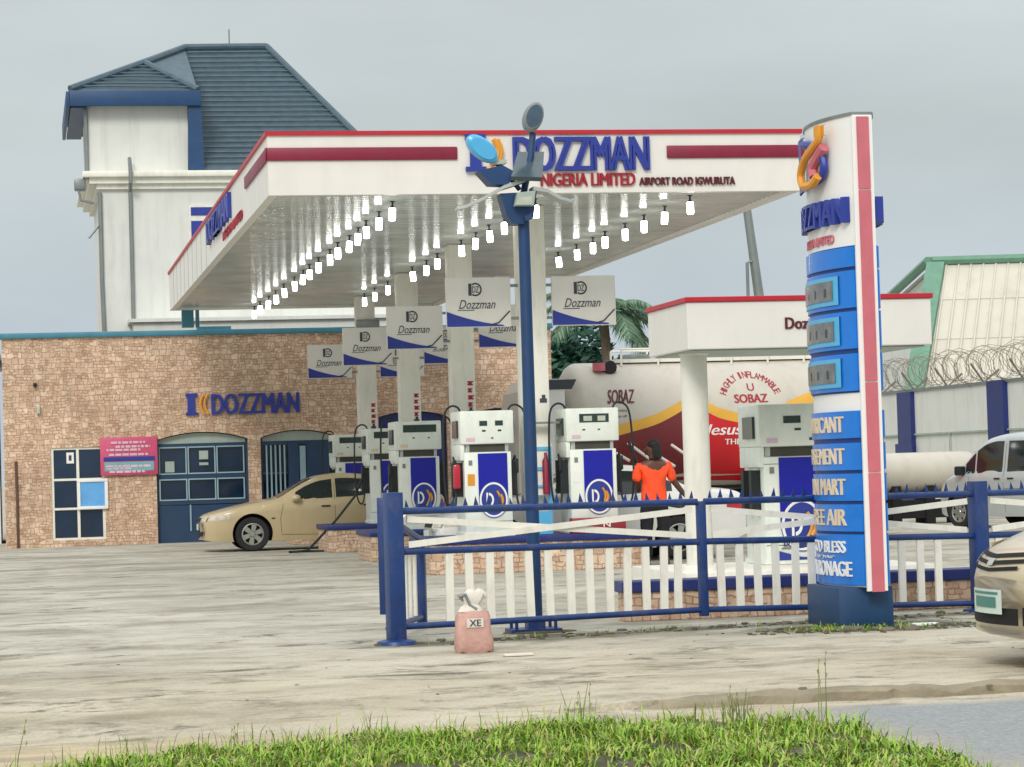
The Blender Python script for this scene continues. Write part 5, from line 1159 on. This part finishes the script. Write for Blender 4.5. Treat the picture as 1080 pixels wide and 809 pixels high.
A2.z = 3.2; d = A2-A; A2 = A2+d*.25; d3 = A3-A; A3 = A3+d3*.9
def slabq(m, q, th=.1):
    n = (q[1]-q[0]).cross(q[2]-q[0]).normalized()
    if n.z < 0: n = -n
    k = len(q); m.add(q+[p-n*th for p in q], [tuple(range(k)),tuple(range(2*k-1,k-1,-1))]+[(i,(i+1)%k,(i+1)%k+k,i+k) for i in range(k)])
m = MB(O)
for k in range(4):                                          # four lapped rows of sheets
    t0, t1 = k/4-.01*(k>0), (k+1)/4; up = Vector((0,-.03,.05))*(3-k)*.35
    slabq(m, [A+(A2-A)*t0+up, A+along+(A2-A)*t0+up, A+along+(A2-A)*t1+up, A+(A2-A)*t1+up], .05)
slabq(m, [A, A+along, A3+along, A3])
for k in range(1,46): t = k/46; m.tube([A+along*t+Vector((0,-.04,.06)), A2+along*t+Vector((0,-.04,.06))], .035, 5)
m.build('roof', 'warehouse_roof', WH, smooth=False)
m = MB(O); q0 = Vector((-.3,-.25,.06)); e = (A2-A); w = Vector((-.75,.10,.0))
m.add([A+q0,A+q0+Vector((.5,-.05,0)),A2+q0+Vector((.4,0,0)),A2+q0-Vector((.15,0,0)),A+q0+Vector((0,0,-.3)),A+q0+Vector((.5,-.05,-.3)),A2+q0+Vector((.4,0,-.3)),A2+q0+Vector((-.15,0,-.3))], [(0,1,2,3),(7,6,5,4),(0,4,5,1),(1,5,6,2),(2,6,7,3),(3,7,4,0)])
m.tube([A+Vector((-.2,-.1,.1)),A3+Vector((-.2,-.1,.08))], .13, 6); m.tube([A+Vector((-.1,-.1,.1)),A+along+Vector((0,-.1,.1))], .13, 6); m.build('edge_trim', 'green_trim', WH, smooth=False)
m = MB(O); g0 = Vector((A2.x,A2.y,0)); g1 = Vector((A3.x,A3.y,0)); m.add([g0,g1,A3-Vector((0,0,.15)),A-Vector((0,0,.15)),A2-Vector((0,0,.15))], [(0,1,2,3,4)]); m.add([g0,g0+along,A2+along-Vector((0,0,.2)),A2-Vector((0,0,.2))], [(0,1,2,3)]); m.build('wall', 'white_wall', WH, smooth=False, fix=False)
# ------------------------------------------------------------------ utility pole
UP = thing('utility_pole', 'grey leaning utility pole rising behind the small white canopy', 'pole', (17.2,58,0)); O = UP.location
m = MB(O); b, t_ = aY(803,330,58), aY(787,215,58); d = (t_-b); k = b.z/(-d.z); base = b+d*k*1.0; base = Vector((b.x-d.x/d.z*b.z, 58, 0)); m.tube([base, b, t_], .15, 10, r1=.10); m.build('pole', 'grey_metal', UP)
m = MB(O); p = aY(788,277,57.9); m.tube([(p.x-.05,57.9,0),(p.x-.02,57.9,2.5),p], .04, 6); m.tube([p, p+Vector((.12,0,.03))], .025, 5); m.build('conduit', 'grey_metal', UP)
# ------------------------------------------------------------------ trees behind the tanker
def leaves(m, c, rx, ry, rz, n, size, r, flat=.5):
    for i in range(n):
        while True:
            p = Vector((r.uniform(-1,1), r.uniform(-1,1), r.uniform(-1,1)))
            if p.length < 1 and p.length > r.uniform(0,.75): break
        q = Vector(c)+Vector((p.x*rx, p.y*ry, p.z*rz)); a = Vector((r.gauss(0,1), r.gauss(0,1), r.gauss(0,1)*flat)).normalized(); b = a.cross(Vector((r.gauss(0,1), r.gauss(0,1), r.gauss(0,1)))).normalized(); s = size*r.uniform(.6,1.3)
        m.add([q-a*s, q+b*s*.38, q+a*s, q-b*s*.38], [(0,1,2,3)])
def tree(label, x, y, h, clumps, size, group):
    r = random.Random(int(x*100)); t = thing('tree', label, 'tree', (x,y,0), group); O = t.location
    m = MB(O); m.tube([(x,y,0),(x+.1,y,h*.35),(x-.05,y,h*.7)], .22, 9, r1=.08)
    for c in clumps: m.tube([(x,y,h*.4),(x+c[0]*.6,y+c[1]*.6,(h*.4+c[2])/2),(x+c[0],y+c[1],c[2])], .09, 6, r1=.02)
    m.build('trunk', 'trunk', t)
    m = MB(O)
    for cx_, cy_, cz_, rr, n in clumps: leaves(m, (x+cx_,y+cy_,cz_), rr, rr, rr*.8, n, size, r)
    m.build('crown', 'leaf_dark', t, smooth=False, fix=False); return t
cx_ = aY(606,380,66).x
tree('dark green tree between the front column and the tanker cab', cx_, 66, 5.4, [(0,0,3.6,1.3,1100),(-.9,.2,3.2,1.2,900),(.9,-.2,3.4,1.2,1000),(.2,.2,4.6,.9,500),(-.6,0,4.3,.8,350),(1.5,0,2.6,.9,450),(-1.6,0,2.6,.9,400)], .16, 'trees behind the tanker')
tree('lower dark bush right of the dark tree behind the tanker', cx_+2.0, 67, 3.8, [(0,0,2.4,1.0,600),(.6,0,3.0,.7,300),(-.5,.1,2.9,.8,350)], .15, 'trees behind the tanker')
pc = aY(637,337,63); PT_ = thing('palm_tree', 'palm tree with drooping grey green fronds beside the front right name board', 'palm tree', (pc.x,63,0)); O = PT_.location
m = MB(O); m.tube([(pc.x+.3,63,0),(pc.x+.15,63,2.2),(pc.x,63,pc.z-.15)], .17, 9, r1=.12); m.build('trunk', 'trunk', PT_)
r = random.Random(11)
for k in range(17):
    an = 2*math.pi*k/17+r.uniform(-.15,.15); el = r.uniform(.1,1.1); Lf = r.uniform(1.7,2.2); m = MB(O); p = Vector((pc.x,63,pc.z)); d = Vector((math.cos(an)*math.cos(el), math.sin(an)*math.cos(el), math.sin(el))); spine = [p.copy()]
    for i in range(14): p = p+d*(Lf/14); d = (d+Vector((0,0,-.135))).normalized(); spine.append(p.copy())
    m.tube(spine, .03, 5, r1=.006)
    for i in range(2, 14):
        for j in range(3):
            b = spine[i].lerp(spine[i+1], j/3) if i < 14 else spine[i]; dd = (spine[i]-spine[i-1]).normalized(); sd_ = dd.cross(Vector((0,0,1))).normalized(); ln = .55*math.sin(math.pi*min(1,(i+1)/15))**.6+.08
            for sg in (-1,1):
                tip = b+sd_*sg*ln*.65+dd*ln*.5+Vector((0,0,-ln*.55+r.uniform(-.08,.08))); w = dd*.022
                m.add([b-w, b+w, b.lerp(tip,.6)+w*.9+Vector((0,0,.05)), tip, b.lerp(tip,.6)-w*.9+Vector((0,0,.05))], [(0,1,2,3,4)])
    m.build('frond', 'leaf_palm', PT_, smooth=False, fix=False)
# ------------------------------------------------------------------ attendant
def skin_mesh(name, nodes, edges, mt, parent=None, sub=2, folds=0):
    """nodes: (x,y,z,radius) ; first one is the root"""
    me = bpy.data.meshes.new(name); me.from_pydata([Vector(n[:3]) for n in nodes], edges, []); o = bpy.data.objects.new(name, me); COL.objects.link(o)
    md = o.modifiers.new('s', 'SKIN'); md.use_smooth_shade = True
    for i, n in enumerate(nodes):
        rr = n[3] if isinstance(n[3], tuple) else (n[3], n[3]); me.skin_vertices[0].data[i].radius = rr
    me.skin_vertices[0].data[0].use_root = True
    ss = o.modifiers.new('u', 'SUBSURF'); ss.levels = sub; ss.render_levels = sub
    dg = bpy.context.evaluated_depsgraph_get(); dg.update(); m2 = bpy.data.meshes.new_from_object(o.evaluated_get(dg)); m2.name = name; m2.materials.clear(); m2.materials.append(M[mt])
    m2.polygons.foreach_set('use_smooth', [True]*len(m2.polygons)); o.modifiers.clear(); o.data = m2; bpy.data.meshes.remove(me)
    if parent is not None: o.parent = parent
    if folds:
        for v in m2.vertices:
            c = v.co; q = noise.noise(Vector((c.x*9+3, c.y*9, c.z*5+c.x*6)))*.6+noise.noise(Vector((c.x*22, c.y*22, c.z*13-c.x*14)))*.4; v.co = c+v.normal*q*folds
    return o
# local: +x to the right of the picture, +y away from the camera; seen from behind, the head turned to the left
nodes = [(0,0,.95,(.15,.11)),(0,0,1.10,(.14,.10)),(0,.0,1.26,(.165,.105)),(0,-.01,1.40,(.15,.09)),(0,-.01,1.47,.062),(-.005,.0,1.53,.058),(-.012,.01,1.61,(.082,.098)),(-.012,.01,1.69,(.075,.088)),
  (-.19,-.01,1.385,.062),(-.245,-.03,1.22,.05),(-.20,.10,1.06,.042),(-.16,.20,1.06,.032),
  (.19,-.01,1.385,.062),(.265,.0,1.20,.05),(.40,.06,1.04,.042),(.49,.12,.95,.032),
  (-.10,0,.86,.095),(-.115,.02,.50,.066),(-.12,-.02,.12,.045),(.10,0,.86,.095),(.13,.02,.50,.066),(.14,-.02,.12,.045)]
edges = [(0,1),(1,2),(2,3),(3,4),(4,5),(5,6),(6,7),(3,8),(8,9),(9,10),(10,11),(3,12),(12,13),(13,14),(14,15),(0,16),(16,17),(17,18),(0,19),(19,20),(20,21)]
hands = [((-.16,.20,1.06),Vector((.35,.9,.05)).normalized()),((.49,.12,.95),Vector((.75,.45,-.45)).normalized())]
for wi, (w0, dr) in zip((11,15), hands):
    w0 = Vector(w0); sdv = dr.cross(Vector((0,0,1))).normalized(); upv = sdv.cross(dr); k = len(nodes)
    pm = w0+dr*.055; nodes.append((*pm,(.034,.018))); edges.append((wi,k))
    for f in range(4):
        b0 = pm+dr*.03+sdv*(-.027+.018*f); ln = (.07,.08,.075,.06)[f]; j = len(nodes)
        nodes += [(*b0,.009),(*(b0+dr*ln*.5-upv*.012),.0085),(*(b0+dr*ln*.85-upv*.04),.0075)]; edges += [(k,j),(j,j+1),(j+1,j+2)]
    j = len(nodes); b0 = pm-sdv*.03-dr*.01; nodes += [(*b0,.011),(*(b0-sdv*.025+dr*.03),.010),(*(b0-sdv*.03+dr*.055-upv*.01),.009)]; edges += [(k,j),(j,j+1),(j+1,j+2)]
for wi, sx in ((18,-.13),(21,.15)): j = len(nodes); nodes += [(sx,-.01,.05,.045),(sx,.13,.035,.035)]; edges += [(wi,j),(j,j+1)]
PN = skin_mesh('person', nodes, edges, 'skin')
PN.location = (8.63,34.62,0); tag(PN, 'attendant in bright orange shirt and dark trousers filling the white car', 'person')
skin_mesh('shirt', [(0,0,.84,(.205,.15)),(0,0,.95,(.195,.145)),(0,0,1.08,(.178,.135)),(0,0,1.22,(.185,.13)),(0,-.01,1.36,(.175,.12)),(0,-.01,1.455,(.085,.08)),(-.20,-.01,1.375,.078),(-.245,-.025,1.26,.074),(-.262,-.035,1.17,.068),(.20,-.01,1.375,.078),(.25,-.01,1.26,.074),(.278,.0,1.16,.068)],
  [(0,1),(1,2),(2,3),(3,4),(4,5),(4,6),(6,7),(7,8),(4,9),(9,10),(10,11)], 'orange_cloth', PN, sub=3, folds=.022)
skin_mesh('trousers', [(0,0,.97,(.165,.125)),(0,0,.88,(.17,.13)),(-.105,0,.80,.115),(-.115,.02,.50,.088),(-.12,-.02,.10,.075),(.105,0,.80,.115),(.13,.02,.50,.088),(.14,-.02,.10,.075)], [(0,1),(1,2),(2,3),(3,4),(1,5),(5,6),(6,7)], 'black_cloth', PN, sub=3, folds=.018)
for sx in (-.13,.15): m = MB(); m.lathe([(0,0),(.045,0),(.05,.02),(.045,.06),(.02,.085),(0,.09)], (0,0,0), n=14); o = m.build('shoe', 'black', PN); o.location = (sx,.05,0); o.scale = (1.05,2.9,1.0)
m = MB(); b = bmesh.new(); bmesh.ops.create_icosphere(b, subdivisions=3, radius=1); r = random.Random(2)
m.add([Vector((.018+v.co.x*.092, .0+v.co.y*.108, 1.678+v.co.z*.088)) for v in b.verts], [[v.index for v in f.verts] for f in b.faces]); b.free()
for k in range(16):                                                            # short braids hanging behind the ears and neck
    a = math.pi*(1.36+.86*k/15)+.1; p = Vector((.012+.082*math.cos(a), .0+.10*math.sin(a), 1.68)); m.tube([p, p+Vector((.012*math.cos(a),.012*math.sin(a)-.005,-.09)), p+Vector((.016*math.cos(a),.02*math.sin(a)-.01,-.17-.03*r.random()))], .016, 6, r1=.01)
m.build('hair', 'hair', PN)
m = MB(); hx = -.075                                                           # face turned to the left: nose, brow, ear, eyes
m.tube([(-.085,.035,1.635),(-.112,.045,1.60),(-.10,.042,1.592)], .012, 6); m.tube([(-.09,.035,1.555),(-.096,.045,1.553)], .012, 6); m.lathe([(0,-.01),(.028,-.008),(.024,.008),(0,.01)], (-.02,-.088,1.605), axis='y', n=10); m.build('face_features', 'skin', PN)
fh = MB(); h0 = Vector((8.36,34.95,1.5)); pts = [(8.38,35.0,1.75),(8.52,34.95,1.3),(8.66,34.9,1.0),(8.80,34.85,.85),(9.05,34.78,.80),(9.25,34.76,.90),(9.33,34.75,.93)]
fh.tube([Vector(p) for p in pts], .02, 7); tag(fh.build('fuel_hose', 'rubber'), 'black hose looping from the pump to the attendant in orange', 'hose')
# ------------------------------------------------------------------ sack by the fence
sk = aZ(503,689); SK = thing('sack', 'pink printed sack with white tied top leaning on the blue fence', 'sack', (sk.x,sk.y+.12,0))
m = MB(); r = random.Random(9); rings = []
def srect(w, d, z, tw, lean): return [Vector((math.copysign(abs(math.cos(t))**.5,math.cos(t))*w+tw*math.sin(t*3), math.copysign(abs(math.sin(t))**.6,math.sin(t))*d+lean, z+.010*math.sin(t*5+z*30))) for t in [2*math.pi*k/32 for k in range(32)]]
for z, w, d in ((0,.135,.085),(.03,.150,.10),(.10,.145,.105),(.18,.138,.10),(.27,.130,.085),(.31,.12,.06)): rings.append(srect(w,d,z,.006*r.uniform(-1,1),.1*z))
m.loft(rings); m.build('bag_body', 'sack', SK)
m = MB(); rings = []
for z, w, d in ((.305,.10,.05),(.34,.085,.045),(.37,.05,.035),(.40,.075,.045),(.44,.095,.05),(.47,.06,.04),(.478,.02,.02)): rings.append([p+Vector((-.015+.25*(z-.3),0,0)) for p in srect(w,d,z,.012,.1*z)])
m.loft(rings); m.build('tied_top', 'sack_white', SK)
m = MB(); m.tube([(-.07,.02,.40),(-.11,.0,.44),(-.06,-.01,.45),(-.02,0,.36),(.03,-.01,.33)], .014, 6); m.build('tie', 'grey_metal', SK)
m = MB(); P0 = Vector((-.065,-.083,.205)); m.box(-.065,.065,-.086,-.078,.195,.265); lb = m.build('printed_label', 'sack_white', SK, smooth=False)
m = MB(); text_on(m, 'XE', (-.045,-.0862,.205), (1,0,0),(0,0,1), .09, .05, bold=.04, ext=.003); m.build('label_text', 'grey_letter', lb, smooth=False)
def blade(m, x, y, z, h, w, a, lean):
    d = Vector((math.cos(a), math.sin(a), 0)); sdv = Vector((-d.y, d.x, 0))*w; b = Vector((x,y,z)); c1 = b+d*lean*h*.35+Vector((0,0,h*.6)); c2 = b+d*lean*h+Vector((0,0,h*(1-.25*lean)))
    m.add([b-sdv, b+sdv, c1+sdv*.8, c1-sdv*.8, c2], [(0,1,2,3),(3,2,4)])
# ------------------------------------------------------------------ rubble, weeds and grass
r = random.Random(21)
def stone(m, x, y, s, z=0):
    n = 7; a0 = r.uniform(0,6); rr = [s*r.uniform(.7,1.2) for _ in range(n)]
    m.loft([[(x+q*k*math.cos(a0+2*math.pi*i/n), y+q*k*.8*math.sin(a0+2*math.pi*i/n), z+h*s) for i, q in enumerate(rr)] for k, h in ((.85,-.1),(1,.15),(.75,.45))])
m = MB()
for i in range(34): x = r.gauss(6.85,.35); stone(m, x, 20.15+r.gauss(0,.16), r.uniform(.02,.07))
for i in range(26): t_ = r.random(); p = F0.lerp(F1, t_); stone(m, p.x+r.gauss(0,.1), p.y+r.gauss(0,.12), r.uniform(.015,.05))
for i in range(16): stone(m, r.uniform(0,8.2), r.uniform(15.3,20), r.uniform(.006,.016))
for i in range(14): stone(m, r.uniform(3.6,8), 14.9+r.gauss(0,.15), r.uniform(.015,.04))
tag(m.build('rubble', 'stone', ang=20), kind='stuff')
m = MB()
def slabm(x, y, w, d, h): m.loft([[(x+q*w*math.cos(t)*(1+.12*math.sin(3*t+x*9)), y+q*d*math.sin(t)*(1+.12*math.cos(2*t+x*5)), z) for t in [2*math.pi*k/18 for k in range(18)]] for q, z in ((1.1,-.01),(1,.012),(.8,h*.8),(.4,h))])
slabm(2.97,20.72,.2,.12,.02); slabm(4.3,21.5,.3,.14,.02)
for i in range(420):
    q = r.random()
    if q < .55: x = r.gauss(6.85,.5); y = 20.2+r.gauss(0,.2)
    else: x = r.uniform(2.9,8.6); y = 20.1+.182*x+r.gauss(0,.13)
    stone(m, x, y, r.uniform(.008,.03))
tag(m.build('dirt_heap', 'dirt', ang=40), kind='stuff')
m = MB()
for i in range(900):
    q = r.random()
    if q < .6: x = r.gauss(6.75,.45); y = 20.3+r.gauss(0,.17)
    else: x = r.uniform(3.0,8.6); y = 20.16+.182*x+r.gauss(0,.08)
    if r.random() < .75 and not (6.35 < x < 7.4 and y < 20.9) : continue
    blade(m, x, y, 0, r.uniform(.02,.07), r.uniform(.003,.007), r.uniform(0,6.28), r.uniform(.3,1.4))
tag(m.build('weeds', 'grass', smooth=False, fix=False), kind='stuff')
pap = aZ(548,692); m = MB(); m.box(pap.x-.12,pap.x+.10,pap.y-.05,pap.y+.06,.004,.02,.004); tag(m.build('cardboard_scrap', 'sack_white'), 'flat pale cardboard scrap on the ground right of the sack', 'litter')
pap = aZ(975,660); m = MB(); m.box(pap.x-.11,pap.x+.11,pap.y-.05,pap.y+.05,.004,.025,.004); tag(m.build('paper_scrap', 'white_plain'), 'white paper scrap lying right of the price pylon', 'litter')
# grass verge: mound of soil and many blades
def edge_far(x):
    return interp([(-1.6,10.9),(-.3,11.5),(.6,12.3),(1.6,12.7),(2.6,12.75),(3.3,12.55),(3.8,12.1),(4.12,11.3),(4.2,10.6)], x)
def soil_z(x, y):
    e = edge_far(x)-y
    if e < 0: return -.1
    s = min(1, e/.35); q = min(1, max(0,(4.2-x)/.4)); return -.1+.215*(s*(2-s))*q+.02*math.sin(x*7)*math.sin(y*5)+.012*math.sin(x*17+y*9)
m = MB(); nx, ny = 70, 26
m.quadgrid(lambda u, v: (-2+6.25*u, edge_far(-2+6.25*u)-3.0*v, max(-.105, soil_z(-2+6.25*u, edge_far(-2+6.25*u)-3.0*v))-(.02 if v==0 else 0)-(.2 if v>.99 else 0)), nx, ny)
tag(m.build('verge_soil', 'dirt', ang=80), kind='structure')
m = MB(); r = random.Random(33); cl = [(r.uniform(-1.8,4.15), r.uniform(0,1), r.uniform(.5,1.3)) for _ in range(460)]
cnt = 0
for cxq, fv, sc_ in cl:
    y0 = edge_far(cxq)-.03-2.8*fv**1.15
    for i in range(100):
        x = cxq+r.gauss(0,.10); y = y0+r.gauss(0,.08)
        if y > edge_far(x)+.03+.09*noise.noise(Vector((x*3,7,0))) or x > 4.2 or noise.noise(Vector((x*2.6,y*2.6,4))) > .33: continue
        e = edge_far(x)-y; h = r.uniform(.03,.10)*sc_*(.7+.3*min(1,e/.2))*(.65+.8*max(0,noise.noise(Vector((x*1.7,y*2.3,0)))+.35)); blade(m, x, y, max(-.1,soil_z(x,y))-.01, h, r.uniform(.0025,.0065), r.uniform(0,6.28), r.uniform(.4,1.5))
for i in range(13000):
    x = r.uniform(-1.9,4.18); y = edge_far(x)-2.9*r.random()**1.05
    if noise.noise(Vector((x*2.6,y*2.6,4))) > .30: continue
    blade(m, x, y, max(-.1,soil_z(x,y))-.01, r.uniform(.03,.075), r.uniform(.0025,.0065), r.uniform(0,6.28), r.uniform(.4,1.4))
for i in range(1300):
    x = r.uniform(-1.9,4.15); y = edge_far(x)-.02-2.2*r.random()**1.4; blade(m, x, y, max(-.1,soil_z(x,y))-.01, r.uniform(.09,.19), r.uniform(.0018,.0035), r.uniform(0,6.28), r.uniform(.1,.7))
tag(m.build('grass', 'grass', smooth=False, fix=False), kind='stuff')
wd = ['tall thin weed stalks rising from the grass at far left','clump of tall pale grass stalks left of centre in the verge','lone thin stalks just right of the tall clump in the verge','bent dry weed stalks in the verge below the pink sack','upright grass clump in the verge below the lamp post','dry stalk with seed heads in front of the price pylon']
for i, (px, py, n, h, sp) in enumerate(((8,800,4,.36,.12),(240,790,16,.26,.06),(288,785,6,.22,.05),(603,762,8,.34,.07),(778,770,18,.18,.06),(868,770,3,.42,.02))):
    q = aZ(px, py, .0); y = min(q.y, edge_far(q.x)-.05); q = aY(px, py, y); z0 = soil_z(q.x, y); t = thing('weed', wd[i], 'weed', (q.x,y,z0), 'weeds in the verge'); m = MB(t.location)
    for k in range(n):
        x = q.x+r.gauss(0,sp); yy = y+r.gauss(0,sp*.6); hh = h*r.uniform(.55,1.05); a = r.uniform(0,6.28); ln = r.uniform(.05,.25); m.tube([(x,yy,z0-.02),(x+math.cos(a)*ln*hh*.3,yy,z0+hh*.6),(x+math.cos(a)*ln*hh,yy,z0+hh)], .0032, 4, r1=.0012)
        if i in (0,5) or k % 4 == 0: p = Vector((x+math.cos(a)*ln*hh,yy,z0+hh)); [m.add([p+Vector((0,0,-.05*j)), p+Vector((.009*(-1)**j,0,.022-.05*j)), p+Vector((.002,0,.03-.05*j))], [(0,1,2)]) for j in range(3)]
        else: blade(m, x, yy, z0, hh*.8, .005, a, .3)
    m.build('stalks', 'weed', t, smooth=False, fix=False)
